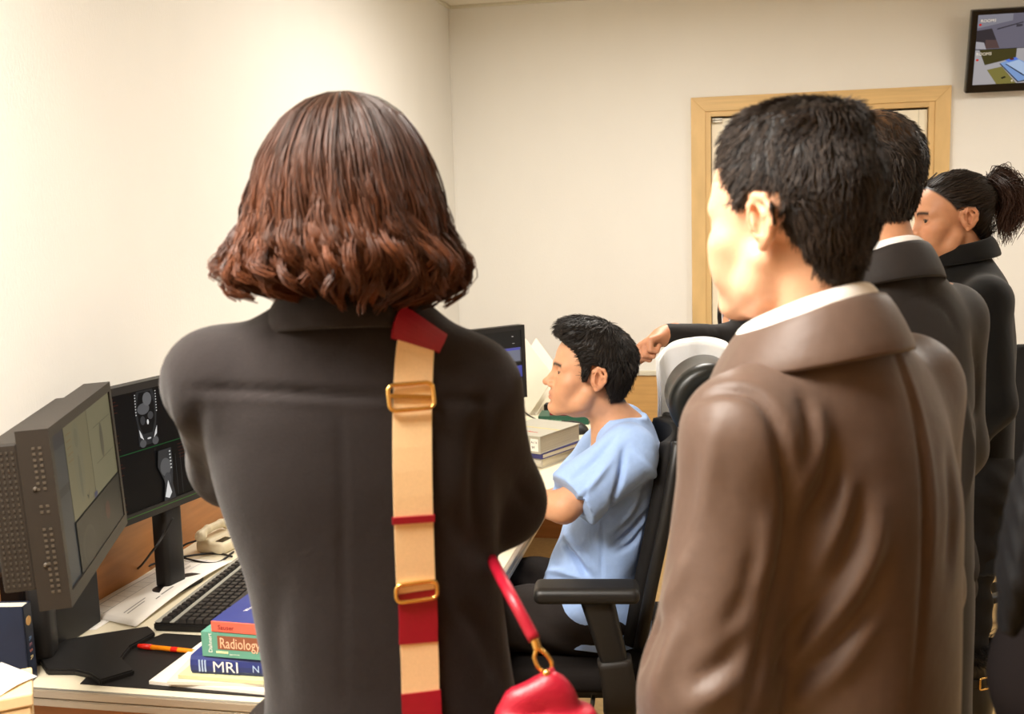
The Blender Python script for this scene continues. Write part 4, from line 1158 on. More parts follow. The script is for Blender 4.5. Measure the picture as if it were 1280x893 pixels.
def cable(label, pts, r=0.0028, group='black desk cables'):
    t = tube('cable', pts, r, M_BLACK); tag(t, label, 'cable', group); return t
def dp(px, py, z): return (*on_plane(px, py, z), z)
cable('looped black cable in front of the beige telephone', [dp(292, 690, DZ+0.004), dp(270, 704, DZ+0.004), dp(238, 700, DZ+0.010), dp(222, 693, DZ+0.012), dp(230, 682, DZ+0.03), dp(246, 676, DZ+0.034)])
cable('black cable curling over the paper by the keyboard', [dp(290, 696, DZ+0.006), dp(268, 692, DZ+0.004), dp(225, 697, DZ+0.016), dp(190, 706, DZ+0.014), dp(165, 718, DZ+0.010), dp(118, 726, DZ+0.004)])
cable('black cable hanging from the torso scan monitor', [tuple(at_depth(216, 648, 2.52)), tuple(at_depth(205, 668, 2.52)), tuple(at_depth(190, 690, 2.50)), dp(168, 714, DZ+0.01), dp(130, 724, DZ+0.004)])
cable('grey black cable looping down beside the nearest monitor', [tuple(at_depth(-8, 655, 1.84)), tuple(at_depth(12, 690, 1.84)), tuple(at_depth(30, 724, 1.84)), tuple(at_depth(48, 732, 1.86)), tuple(at_depth(60, 722, 1.90))], 0.005)
plug = thing('power_adapter', 'small white plug lying between the two monitor stands', 'adapter', dp(150, 728, DZ), math.radians(60))
box('body', (-0.03, -0.014, 0), (0.016, 0.014, 0.022), M_IVORY, plug, bev=0.004)
for s in (-1, 1):
    link_mesh('pin', sweep([(0.016, s*0.006, 0.011), (0.034, s*0.006, 0.011)], circ(0.0025), up=(0, 0, 1)), M_STEEL, plug)

# ------------------------------------------------------------------ things on the desk by the seated man
bx, by = on_plane(655, 590, DZ)
bx, by = -0.80, 3.72
def fat_book(label, x, y, z, rz, w, d, h, cover, **kw): return book('book', label, (x, y, z), math.radians(rz), w, d, h, cover, group='books piled in front of the seated man', **kw)
M_GREYB = mat('grey_cover', srgb(168, 164, 150), 0.35, 0.45, var=0.03)
zz = DZ
def pile_x(px, y, z): return depth_of(px, y, z)
# spine turned to the camera's left: rotate so the page block faces right-front
yy = 3.60
t = fat_book('pale ring binder lying at the bottom of the pile before the seated man', pile_x(648, yy, zz+0.02), yy+0.02, zz, -22, 0.19, 0.24, 0.036, mat('binder_white', srgb(206, 200, 184), 0.4), spine_round=0.012)
zz += 0.037
t = fat_book('thin navy book in the pile before the seated man', pile_x(648, yy, zz), yy+0.01, zz, -26, 0.205, 0.25, 0.018, mat('navy_gloss', srgb(48, 48, 104), 0.3))
box('orange_band', (-0.100, -0.0006, 0.010), (0.0, 0.002, 0.0175), mat('orange_band', srgb(206, 110, 50), 0.4), t)
zz += 0.019
t = fat_book('very thick grey textbook on top of the pile before the seated man', pile_x(645, yy, zz+0.03), yy, zz, -24, 0.205, 0.26, 0.062, M_GREYB, pages=mat('page_edges_grey', srgb(176, 166, 146), 0.7, var=0.2, scale=25, stretch=(0.1, 0.1, 40)))
M_RED_INK = mat('red_ink', srgb(196, 52, 44), 0.5)
spine_text(t, 'Diagnosis', 0.016, M_RED_INK, -0.04, 0.038, -0.0004); spine_text(t, 'Bone', 0.016, M_RED_INK, -0.03, 0.018, -0.0004)
box('shelf_label', (0.062, -0.0008, 0.008), (0.094, 0.001, 0.052), M_WHITE_PRINT, t)
spine_text(t, 'Ac 16', 0.011, mat('black_ink', srgb(24, 22, 22), 0.5), 0.064, 0.036, -0.0011); spine_text(t, 'B9', 0.012, mat('black_ink', srgb(24, 22, 22), 0.5), 0.067, 0.018, -0.0011)
text('lettering', 'Diagnosis of Bone', 0.020, M_RED_INK, t, (-0.09, 0.05, 0.0623), (0, 0, 0)); box('cover_band', (-0.102, 0.12, 0.0618), (0.102, 0.128, 0.0624), mat('yellow_ink', srgb(206, 184, 110), 0.5), t)
# distant red and green books, mouse, small stand
gx, gy = on_plane(688, 531, DZ)
t = book('book', 'green paperback under the red one at the far end of the desk', (gx+0.055, gy, DZ), math.radians(3), 0.21, 0.13, 0.036, mat('green_cover', srgb(34, 84, 66), 0.4), group='books at the far end of the desk')
spine_text(t, 'Radiology', 0.016, mat('pale_green_ink', srgb(150, 190, 160), 0.5), -0.07, 0.012)
t = book('book', 'red paperback lying on the green one at the far end of the desk', (gx+0.09, gy+0.012, DZ+0.037), math.radians(-4), 0.19, 0.12, 0.026, mat('red_cover', srgb(160, 34, 44), 0.4), group='books at the far end of the desk')
spine_text(t, 'Table Copy', 0.013, M_WHITE_PRINT, -0.085, 0.008)
mx, my = on_plane(716, 541, DZ)
ms = thing('computer_mouse', 'black computer mouse on the desk beyond the seated man', 'mouse', (mx, my, DZ), math.radians(70))
g = Grid(axis(-0.06, 0.06, 0.004), axis(-0.09, 0.09, 0.004), axis(-0.005, 0.07, 0.004))
g.ell((0, 0, 0.008), (0.042, 0.070, 0.040), 0.0); g.cut(lambda X, Y, Z: 0.001-Z+0*X+0*Y)
grid_part('shell', g, M_BLACK, ms)
box('wheel', (-0.004, 0.034, 0.034), (0.004, 0.05, 0.046), M_GREYP, ms, bev=0.002)
tube('cord', [(0, 0.068, 0.006), (-0.02, 0.12, 0.004), (-0.09, 0.16, 0.003), (-0.12, 0.24, 0.003)], 0.002, M_BLACK, ms)
sx_, sy_ = on_plane(694, 514, DZ)
st = thing('clip_stand', 'small black stand with a clip behind the red book', 'stand', (sx_, sy_+0.02, DZ))
box('base', (-0.05, -0.03, 0), (0.05, 0.03, 0.03), M_BLACK, st, bev=0.004); box('upright', (-0.016, -0.012, 0.03), (0.016, 0.012, 0.09), M_BLACK, st, bev=0.003); box('clip', (-0.03, -0.02, 0.085), (0.03, 0.02, 0.112), M_BLACK, st, bev=0.004)
# glossy white boards leaning behind the monitor
def plate(label, P, th, m):
    P = [np.array(p, float) for p in P]; n = np.cross(P[1]-P[0], P[3]-P[0]); n /= np.linalg.norm(n)
    if n[1] > 0: n = -n
    base = np.min([p[2] for p in P]); o = np.array([*np.mean(P, 0)[:2], base])
    V = [p-o for p in P] + [p-o-n*th for p in P]
    me = bpy.data.meshes.new('white_board'); me.from_pydata([tuple(v) for v in V], [], [(0, 1, 2, 3), (7, 6, 5, 4), (0, 4, 5, 1), (1, 5, 6, 2), (2, 6, 7, 3), (3, 7, 4, 0)]); me.update()
    bm = bmesh.new(); bm.from_mesh(me); bmesh.ops.recalc_face_normals(bm, faces=bm.faces[:]); bm.to_mesh(me); bm.free()
    ob = link_mesh('white_board', me, m, None, tuple(o)); return tag(ob, label, 'board', 'white boards leaning at the end of the desk')
M_GLOSSW = mat('glossy_white', srgb(236, 230, 214), 0.18, 0.5, var=0.01)
P3 = np.array((*on_plane(661, 519, DZ+0.003), DZ+0.003)); P2 = at_depth(693, 471, 4.62); P1 = at_depth(652, 418, 4.80); P4 = P1+P3-P2; P4[2] = max(P4[2], DZ+0.003)
plate('glossy white board leaning behind the monitor of the seated man', [P1, P2, P3, P4], 0.004, M_GLOSSW)
Q3 = np.array((*on_plane(668, 521, DZ+0.003), DZ+0.003)); Q2 = at_depth(699, 466, 4.72); Q1 = at_depth(668, 424, 4.92)
plate('second white board just behind the first at the end of the desk', [Q1+(0, 0.04, 0), Q2+(0, 0.04, 0), Q3+(0, 0.04, 0), Q1+Q3-Q2+(0, 0.04, 0)], 0.003, M_GLOSSW)
cable('thin black cable crossing the desk before the white board', [dp(640, 505, DZ+0.03), dp(662, 520, DZ+0.003), dp(672, 527, DZ+0.003), dp(648, 531, DZ+0.003)], 0.003)

# ------------------------------------------------------------------ office chairs (local frame: y forward)
M_CHAIRP = mat('chair_plastic', srgb(32, 30, 28), 0.42, 0.4, var=0.05, bump=0.0001, bscale=800)
M_MESH = mat('chair_mesh', srgb(26, 24, 23), 0.7, 0.2, var=0.2, scale=700, bump=0.0003, bscale=900)
M_LEATHER = mat('chair_leather', srgb(30, 31, 28), 0.35, 0.45, var=0.05, bump=0.0002, bscale=300)
M_FABB = mat('seat_fabric', srgb(30, 26, 24), 0.85, 0.15, var=0.15, scale=500)
def office_chair(label, loc, rz, group):
    t = thing('office_chair', label, 'office chair', loc, rz, group)
    g = Grid(axis(-0.28, 0.28, 0.010), axis(-0.24, 0.30, 0.010), axis(0.38, 0.54, 0.008))
    g.box((0, 0.035, 0.462), (0.245, 0.235, 0.034), 0.03)
    g.ell((0, -0.02, 0.52), (0.17, 0.17, 0.025), 0.02, mode='sub')
    g.cap((-0.22, 0.262, 0.448), (0.22, 0.262, 0.448), 0.028, 0.028, 0.03)
    grid_part('seat', g, M_FABB, t)
    box('seat_pan', (-0.21, -0.17, 0.415), (0.21, 0.22, 0.435), M_CHAIRP, t, bev=0.006)
    prof = cr([(-0.085, 0.53), (-0.112, 0.68), (-0.150, 0.86), (-0.172, 0.98), (-0.184, 1.045)], 10)
    def back(u, v):
        x = (u-0.5)*2
        z = np.interp(v, np.linspace(0, 1, len(prof)), prof[:, 1]); y = np.interp(v, np.linspace(0, 1, len(prof)), prof[:, 0])
        w = 0.215*(1-0.20*v**3)*(1-0.10*(1-v)**4)
        return x*w, y + 0.045*np.abs(x)**2.4, z
    sheet('backrest', back, 21, 26, 0.034, M_MESH, t, off=-1)
    for s in (-1, 1):
        pts = [back(np.array(0.5+s*0.5), np.array(v)) for v in np.linspace(0, 1, 9)]
        pts = [(float(a)+s*0.002, float(b)-0.012, float(c)) for a, b, c in pts]
        tube('back_frame', pts, 0.016, M_CHAIRP, t, n=10, up=(1, 0, 0), steps=3)
    tube('spine_bar', [(0, -0.05, 0.40), (0, -0.15, 0.44), (0, -0.19, 0.58), (0, -0.205, 0.80)], 0.024, M_CHAIRP, t, n=10, up=(1, 0, 0))
    # headrest: a thick pad curling backwards at the top
    arc = cr([(-0.185, 1.040), (-0.152, 1.085), (-0.142, 1.130), (-0.162, 1.172), (-0.200, 1.198), (-0.240, 1.202)], 6)
    g = Grid(axis(-0.17, 0.17, 0.006), axis(-0.30, -0.08, 0.006), axis(1.03, 1.29, 0.006))
    n = len(arc)
    for i in range(n-1):
        for s in np.linspace(-0.075, 0.075, 11):
            r = 0.023*math.sin(math.pi*(0.16+0.72*i/n))**0.6
            y0, z0 = arc[i]; y1, z1 = arc[i+1]
            bend = 0.008*(s/0.075)**2
            g.cap((s, y0-0.03+bend, z0), (s, y1-0.03+bend, z1), r, r, 0.012)
    grid_part('headrest', g, M_LEATHER, t)
    tube('headrest_stem', [(0, -0.20, 1.02), (0, -0.225, 1.08), (0, -0.20, 1.15)], 0.013, M_CHAIRP, t, up=(1, 0, 0))
    for s in (-1, 1):
        g = Grid(axis(-0.08, 0.08, 0.005), axis(-0.16, 0.16, 0.005), axis(-0.05, 0.05, 0.005))
        g.box((0, 0, 0), (0.046, 0.122, 0.019), 0.016)
        pad = grid_part('arm_pad', g, M_CHAIRP, t); pad.location = (s*0.345, 0.073, 0.735)
        P = [(s*0.345, 0.050, 0.72), (s*0.345, 0.030, 0.64), (s*0.340, 0.008, 0.55)]
        link_mesh('arm_post', sweep(cr(P, 6), rnd_poly(0.020, 0.034, 0.014, 3), up=(0, 1, 0), scale=np.linspace(1.15, 0.9, 13)), M_CHAIRP, t)
        P = [(s*0.342, 0.012, 0.57), (s*0.335, 0.000, 0.48), (s*0.290, 0.0, 0.425), (s*0.19, 0.0, 0.418)]
        link_mesh('arm_bracket', sweep(cr(P, 6), rnd_poly(0.024, 0.040, 0.014, 3), up=(0, 1, 0)), M_GREYP, t)
    box('tilt_box', (-0.09, -0.13, 0.345), (0.09, 0.12, 0.415), M_CHAIRP, t, bev=0.015)
    tube('lever', [(-0.08, 0.06, 0.40), (-0.20, 0.065, 0.40), (-0.255, 0.07, 0.398)], 0.006, M_STEEL, t, up=(0, 0, 1))
    for i in range(2):
        bm = bmesh.new(); bmesh.ops.create_cone(bm, cap_ends=True, segments=20, radius1=(0.026, 0.016)[i], radius2=(0.026, 0.016)[i], depth=(0.14, 0.16)[i], matrix=Matrix.Translation((0, 0, (0.20, 0.29)[i])))
        link_mesh('gas_column', bm_mesh('gas_column', bm, True), (M_CHAIRP, M_STEEL)[i], t)
    for i in range(5):
        a = math.radians(72*i+20); ca, sa = math.cos(a), math.sin(a)
        lg = link_mesh('leg', sweep([(0.02*ca, 0.02*sa, 0.135), (0.16*ca, 0.16*sa, 0.115), (0.30*ca, 0.30*sa, 0.082)], rnd_poly(0.024, 0.017, 0.008, 3), up=(0, 0, 1), scale=[1.1, 0.95, 0.75]), M_CHAIRP, t)
        bm = bmesh.new()
        for o in (-0.014, 0.014):
            bmesh.ops.create_cone(bm, cap_ends=True, segments=18, radius1=0.030, radius2=0.030, depth=0.018, matrix=Matrix.Translation((0.30*ca-sa*o, 0.30*sa+ca*o, 0.0305)) @ Matrix.Rotation(a, 4, 'Z') @ Matrix.Rotation(math.pi/2, 4, 'X'))
        bmesh.ops.create_cone(bm, cap_ends=True, segments=10, radius1=0.008, radius2=0.008, depth=0.05, matrix=Matrix.Translation((0.30*ca, 0.30*sa, 0.06)))
        link_mesh('caster', bm_mesh('caster', bm), M_BLACK, lg)
    return t
CH = (-0.30, 2.72)
chair = office_chair('black mesh office chair with a curved headrest under the seated man', (CH[0], CH[1], 0), math.radians(97), 'black office chairs')
chair2 = copy_tree(chair)
cp = at_depth(1330, 500, 3.95)
chair2.location = (cp[0], cp[1], 0); chair2.rotation_euler = (0, 0, math.radians(168)); chair2['label'] = 'empty black office chair cut off by the right edge of the picture'

# white doctor's coat draped over the back of the chair
M_WCOAT = mat('white_cotton', srgb(246, 245, 242), 0.75, 0.2, var=0.02, sheen=0.1, bump=0.0015, bscale=14, bump2=0.0003, b2scale=300)
wc = thing('doctors_coat', 'white cotton coat draped over the back of the occupied chair', 'coat', (CH[0], CH[1], 0), math.radians(97))
_ring = cr([(0.200, -0.128, 0), (0.238, -0.170, 0), (0.228, -0.255, 0), (0.13, -0.315, 0), (0.0, -0.325, 0), (-0.13, -0.315, 0), (-0.215, -0.260, 0), (-0.232, -0.195, 0)], 8)[:, :2]
_nr = np.gradient(_ring, axis=0); _nr = np.stack([_nr[:, 1], -_nr[:, 0]], 1); _nr /= np.linalg.norm(_nr, axis=1, keepdims=True)
def drape(u, v):
    # u runs from the far front edge round behind the backrest to the near edge, v downwards
    uu = np.linspace(0, 1, len(_ring))
    X, Y = np.interp(u, uu, _ring[:, 0]), np.interp(u, uu, _ring[:, 1]); NX, NY = np.interp(u, uu, _nr[:, 0]), np.interp(u, uu, _nr[:, 1])
    _tc = cr([(0, 1.195, 0), (0.10, 1.226, 0), (0.25, 1.248, 0), (0.5, 1.240, 0), (0.75, 1.190, 0), (0.9, 1.14, 0), (1, 1.10, 0)], 8)
    top = np.interp(u, _tc[:, 0], _tc[:, 1])
    low = np.interp(u, [0, 0.08, 0.2, 1], [0.86, 0.74, 0.62, 0.62])
    z = top + (low-top)*v
    neck = np.clip(1-v*4, 0, 1)
    X = X*(1-0.22*neck**1.5*np.clip(np.abs(u-0.05)*6, 0, 1)); Y = Y + 0.035*neck*np.clip((u-0.2)*3, 0, 1)
    f = 0.009*np.sin(u*36 + v*3.0)*np.minimum(0.15+v*1.8, 1) + 0.006*np.sin(u*61+v*7)*v
    Y = Y + 0.012*np.clip((1.10-z)/0.3, 0, 1)*np.clip(1-u*5, 0, 1)
    return X+NX*f, Y+NY*f, z
sheet('cloth', drape, 80, 50, 0.003, M_WCOAT, wc)
def lap(u, v):
    a, b, c = drape(0.0 + u*0.09, 0.0 + v*0.70)
    return a + 0.006 + 0.010*(1-v), b + 0.006*(1-u), c + 0.004*(1-v)
sheet('lapel', lap, 8, 24, 0.004, M_WCOAT, wc)
def col_(u, v):
    a, b, c = drape(0.06 + u*0.86, 0.0 + v*0.085)
    return a*(1.04+0.02*v), b - 0.006, c + 0.010 - 0.02*v
sheet('collar', col_, 50, 6, 0.004, M_WCOAT, wc)

# ------------------------------------------------------------------ clothing helpers
from mathutils.bvhtree import BVHTree
def limb(g, pts, rad, k=0.03): g.chain(pts, rad, k)
def lower_body(J, parent, mt, ms, hem=0.06, flare=1.0, boots=None, top=1.0):
    pts = np.array([J[k] for k in ('hipL', 'hipR', 'knL', 'knR', 'anL', 'anR', 'pelvis')])
    lo, hi = pts.min(0)-0.16, pts.max(0)+0.16
    g = Grid(axis(lo[0], hi[0], 0.012), axis(lo[1], hi[1], 0.012), axis(max(0.03, lo[2]), hi[2], 0.012))
    g.ell(J['pelvis'], (0.165, 0.12, 0.11), 0.0)
    for s in 'LR':
        g.chain([J['hip'+s], J['kn'+s], J['an'+s]+np.array([0, 0, hem-0.05])], [0.096, 0.070*flare, 0.056*flare], 0.05)
    v, q = g.mesh()
    nn = normals_of(v, q)
    v = v + nn*(0.004*np.sin(v[:, 2:3]*46+v[:, 0:1]*30) + 0.003*np.sin(v[:, 2:3]*90-v[:, 1:2]*60))
    link_mesh('trousers', np_mesh('trousers', v, q), mt, parent)
    for s in 'LR':
        a = J['an'+s]
        fwd = np.array(J.get('toe'+s, a+np.array([0, 0.17, 0])))-a; fwd[2] = 0; fwd /= np.linalg.norm(fwd)+1e-9
        z0 = a[2]-0.09
        g = Grid(axis(a[0]-0.2, a[0]+0.2, 0.008), axis(a[1]-0.2, a[1]+0.25, 0.008), axis(z0-0.01, z0+0.16, 0.008))
        e0 = a.copy(); e0[2] = z0+0.045
        g.chain([e0-fwd*0.045, e0+fwd*0.05, e0+fwd*0.165-np.array([0, 0, 0.012])], [0.040, 0.046, 0.036], 0.03)
        g.cap(e0-fwd*0.02, e0-fwd*0.02+np.array([0, 0, 0.06]), 0.042, 0.044, 0.03)
        zb = z0
        g.cut(lambda X, Y, Z, zb=zb: zb+0.001-Z+0*X+0*Y)
        grid_part('shoe', g, ms, parent)
def press(v, q, lines, rep=1):
    """push soft valleys (amp < 0) and ridges (amp > 0) into a surface along polylines"""
    n = normals_of(v, q); dv = np.zeros(len(v))
    for P, w, amp in lines:
        P = np.array(P)
        best = np.zeros(len(v))
        m = len(P)-1
        for i in range(m):
            a, b = P[i], P[i+1]; ba = b-a
            t = np.clip(((v-a) @ ba)/(ba @ ba+1e-9), 0, 1)
            d2 = ((v-a-t[:, None]*ba)**2).sum(1)
            best = np.maximum(best, np.exp(-d2/(w*w))*np.sin(np.clip((i+t)/m, 0.02, 0.98)*np.pi)**0.5)
        dv += amp*best
    return v + n*dv[:, None]
def local_cam(t):
    """camera position and a pixel-ray function in a thing's local frame"""
    M = Matrix.Translation(t.location) @ Matrix.Rotation(t.rotation_euler.z, 4, 'Z')
    Mi = M.inverted()
    o = Mi @ Vector((0, 0, EYE))
    def ray(px, py):
        d = _f + _r*((px-640)/F_PX) - _u*((py-446.5)/F_PX)
        return (Mi.to_3x3() @ d).normalized()
    return o, ray
def trace_lines(t, v, q, specs):
    """fold lines read off the photograph, laid on the near side of the garment"""
    bvh = BVHTree.FromPolygons([tuple(p) for p in v], [tuple(int(i) for i in f) for f in q])
    o, ray = local_cam(t); out = []
    for pts, w, amp in specs:
        hit = []
        for px, py in cr([(a, b, 0) for a, b in pts], 4)[:, :2]:
            h = bvh.ray_cast(o, ray(px, py))
            if h[0] is not None: hit.append(np.array(h[0]))
        if len(hit) > 1: out.append((hit, w, amp))
    return out
def ripple(v, q, amp, fx, fy, fz, seed=0):
    n = normals_of(v, q); r = np.random.default_rng(seed)
    d = np.zeros(len(v))
    for i in range(6):
        k = np.array([fx, fy, fz])*r.uniform(0.5, 1.6, 3)*r.choice([-1, 1], 3)
        d += np.sin(v @ k + r.uniform(0, 6.28))
    return v + n*(amp*d/3)[:, None]
def collar(name, c, rx, ry, z_back, drop, hgt, fall, flare, m, parent, span=150, thick=0.004, stand=0.0, tilt=0.0):
    """a turned-down collar: rises from the neckline, folds over and falls outside; c = (x, y) of the neck"""
    prof = [(0.0, -0.012), (-0.002+stand, hgt*0.55), (0.002+stand, hgt*0.92), (0.006+stand, hgt), (0.011+stand, hgt*0.94), (0.016+flare*0.4, hgt-fall*0.45), (0.016+flare, hgt-fall)]
    A = np.radians(np.linspace(-span, span, 61))
    V = []
    for a in A:
        s = np.sin(a); cb = np.cos(a)                       # cb = 1 at the back
        z = z_back - drop*(1-cb)/2 + tilt*s
        grow = 1 + 0.15*(1-cb)/2
        for dr, dz in prof:
            V.append((c[0]+s*(rx+dr)*1.0, c[1]-cb*(ry+dr)*grow, z+dz))
    k = len(prof); F = [(i*k+j, (i+1)*k+j, (i+1)*k+j+1, i*k+j+1) for i in range(len(A)-1) for j in range(k-1)]
    me = bpy.data.meshes.new(name); me.from_pydata(V, [], F); me.update(); smooth(me)
    o = link_mesh(name, me, m, parent)
    md = o.modifiers.new('thickness', 'SOLIDIFY'); md.thickness = thick; md.offset = 0
    sb = o.modifiers.new('round', 'SUBSURF'); sb.levels = 1; sb.render_levels = 1
    return o

# ------------------------------------------------------------------ hair styles
def hairline(p, pts_y, pts_z): return p[:, 2]-np.interp(p[:, 1], pts_y, pts_z)
HY = [-0.16, -0.06, -0.045, -0.034, -0.030, 0.008, 0.013, 0.027, 0.034, 0.050, 0.075, 0.10]
def short_mask(p, front=0.088, nape=-0.075, burn=-0.018):
    HZ = [nape, nape, nape*0.55, -0.015, 0.030, 0.036, burn, burn, 0.034, 0.064, front-0.006, front+0.012]
    m = hairline(p, HY, HZ)
    return np.clip(m, -0.05, 0.05)
def away_from(cx, cy, cz, down=0.25, fwd=0.0):
    c = np.array([cx, cy, cz])
    def f(p):
        d = p-c; d = d/(np.linalg.norm(d, axis=1, keepdims=True)+1e-6)
        d[:, 2] -= down; d[:, 1] += fwd*np.clip(p[:, 1]*12, 0, 1)
        return d
    return f
def short_hair(fr, parent, mask, thick, n, length, flow, dark, light, lift=0.2, extra=None, r0=0.0010, jitter=0.3, clump=120, fine=0.0045, bald=None):
    v, q = scalp_cap(fr, mask, thick, fine, extra)
    nn = RNG.normal(0, 1, (len(v), 3))*0.0003
    base = np.tile(np.array(dark)*0.8, (len(v), 1))
    def tint(p):
        t = RNG.beta(1.4, 3.0, len(p))[:, None]
        return np.array(dark)*(1-t)+np.array(light)*t
    L = lambda p: np.clip(0.005+0.7*mask(p), 0.004, length)
    L0 = L
    if bald is not None:
        b = bald(v)[:, None]; base = base*(1-b)+np.array(srgb(128, 92, 62))*b
        L = lambda p: np.where(RNG.random(len(p)) < bald(p)*0.72, 0.0, L0(p))
    V, Q, T = grow_strands(v, q, n, L, flow, fr, lift, 6, jitter, r0, 0.0003, tint, 0.0, clump)
    return hair_object([(head_to_parent(v+nn, fr), q, base), (V, Q, T)], parent)

# ================================================================== people
LIP = srgb(176, 100, 88)
M_TROUS = mat('dark_trousers', srgb(38, 32, 29), 0.8, 0.2, var=0.08, scale=200, bump=0.0003, bscale=500)
M_SHOE = mat('black_shoe', srgb(20, 18, 17), 0.3, 0.5, var=0.03)

# ------------------------------------------------------------------ seated man in blue scrubs
P = thing('person', 'seated man in pale blue short-sleeved scrubs looking at a screen', 'person', (CH[0], CH[1], 0), math.radians(97))
def frame_at(t, px, py, d, yaw, pitch, roll, k):
    w = Vector(at_depth(px, py, d)) - Vector((t.location.x, t.location.y, 0))
    l = Matrix.Rotation(-t.rotation_euler.z, 3, 'Z') @ w
    return Frame((l.x, l.y, l.z), rotm(yaw-math.degrees(t.rotation_euler.z), pitch, roll), k)
fr = frame_at(P, 737, 469, 2.70, 104, 8, 0, 0.975)
hx, hy, hz = fr.o
J = dict(neck=(hx*0.5, -0.015, 1.065), chest=(0, -0.035, 0.93), waist=(0, -0.015, 0.75), pelvis=(0, 0.03, 0.585),
         shL=(-0.185, -0.030, 1.022), elL=(-0.258, 0.125, 0.912), wrL=(-0.165, 0.340, 0.925),
         shR=(0.185, -0.025, 1.005), elR=(0.255, 0.12, 0.80), wrR=(0.14, 0.34, 0.775),
         hipL=(-0.10, 0.06, 0.565), knL=(-0.13, 0.47, 0.585), anL=(-0.12, 0.42, 0.10),
         hipR=(0.10, 0.06, 0.565), knR=(0.13, 0.47, 0.585), anR=(0.12, 0.42, 0.10))
J = {a: np.array(b, float) for a, b in J.items()}
skinA = srgb(206, 152, 116)
seat_mask = lambda p: short_mask(p, 0.082, -0.064, -0.010)
me = body_mesh(J, fr, skinA, srgb(172, 104, 86), fine=0.0026, hands=('grip', 'relaxed'), scalp=lambda p: np.clip(seat_mask(p)*150, 0, 1), scalp_col=(0.012, 0.009, 0.008),
               lean_hands=dict(L=(J['wrL']-J['elL'], (0.1, 0.0, -1.0), 1), R=(J['wrR']-J['elR'], (0, 0, -1.0), -1)), slim=0.98, hfine=[(J['wrL']+np.array([0.02, 0.06, 0]), 0.005)],
               head_kw=dict(nose=1.02, jaw=0.98, lids='narrow'), brow=(0.02, 0.014, 0.011))
link_mesh('body', me, SKIN, P); eyes(fr, P, gaze=(-0.5, 0.88, -0.12))
def quiff(g):
    g.ell((0.0, 0.062, 0.108), (0.056, 0.036, 0.026), 0.03, R=rotm(0, -20, 0))
    g.ell((0.0, 0.02, 0.118), (0.062, 0.06, 0.026), 0.03)
short_hair(fr, P, seat_mask, 0.013, 6500, 0.026, away_from(0.012, -0.035, 0.135, 0.15, 0.5), (0.010, 0.008, 0.007), (0.040, 0.028, 0.020), lift=0.16, extra=quiff, clump=160)
# scrub top
M_SCRUB = mat('blue_scrubs', srgb(158, 186, 232), 0.8, 0.2, var=0.03, scale=120, sheen=0.1, bump=0.004, bscale=16, bump2=0.0002, b2scale=600)
g = Grid(axis(-0.36, 0.36, 0.0055), axis(-0.22, 0.36, 0.0055), axis(0.50, 1.14, 0.0055))
g.loft([(0.52, 0, 0.060, 0.195, 0.155), (0.60, 0, 0.062, 0.192, 0.140), (0.68, 0, 0.055, 0.180, 0.125), (0.80, 0, 0.008, 0.178, 0.122), (0.92, 0, -0.028, 0.186, 0.112), (1.00, 0, -0.032, 0.170, 0.092), (1.05, hx*0.3, -0.028, 0.110, 0.074), (1.085, hx*0.5, -0.022, 0.070, 0.060)], 0.02)
for s in 'LR':
    sg = -1 if s == 'L' else 1
    sh, el = J['sh'+s], J['el'+s]
    g.cap((sg*0.08, -0.035, 1.015), sh+np.array([0, 0, 0.005]), 0.056, 0.062, 0.05)
    d = (el-sh)
    end = sh+d*0.86
    g.cap(sh, end+d*0.3, 0.068, 0.080, 0.035)
    dn = d/np.linalg.norm(d)
    dn2 = dn+np.array([0, -0.12, 0.10]); dn2 /= np.linalg.norm(dn2)
    # hem plane
    lo = np.minimum(end, end+d)-0.13; hi = np.maximum(end, end+d)+0.13
    g.apply(lo, hi, lambda X, Y, Z, e=end, n=dn2: np.where(np.sqrt((X-e[0]-0.0)**2+(Y-e[1]-0.03)**2+(Z-e[2])**2) < 0.17, -((X-e[0])*n[0]+(Y-e[1])*n[1]+(Z-e[2])*n[2]) + np.where(np.abs(X) < 0.19, 9, 0), 9.0), 0.0, 'sub')
# hollow of the neckline
g.ell((hx*0.5, -0.004, 1.075), (0.064, 0.066, 0.050), 0.012, R=rotm(0, -30, 0), mode='sub')
v, q = g.mesh()
v = ripple(v, q, 0.0030, 34, 30, 38, 3)
folds = [([(780, 560), (775, 600), (758, 650)], 0.010, -0.008), ([(800, 610), (785, 640), (760, 668)], 0.014, 0.008), ([(810, 640), (790, 665), (765, 685)], 0.010, -0.008),
         ([(772, 540), (745, 575), (715, 600)], 0.014, -0.005), ([(765, 575), (745, 600), (722, 625)], 0.010, 0.005), ([(690, 665), (712, 690), (735, 722)], 0.010, -0.009), ([(705, 668), (725, 690), (742, 715)], 0.010, 0.007),
         ([(823, 600), (812, 650), (800, 700)], 0.012, -0.006), ([(753, 640), (752, 690), (752, 725)], 0.005, -0.003), ([(665, 720), (700, 715), (735, 725)], 0.010, 0.006), ([(790, 560), (815, 590), (822, 620)], 0.012, 0.005),
         ([(735, 610), (725, 630), (716, 645)], 0.009, -0.005), ([(770, 690), (790, 680), (805, 660)], 0.009, -0.006)]
v = press(v, q, [(a, w*0.8, amp*2.0) for a, w, amp in trace_lines(P, v, q, folds)])
top_ = link_mesh('scrub_top', np_mesh('scrub_top', v, q), M_SCRUB, P)
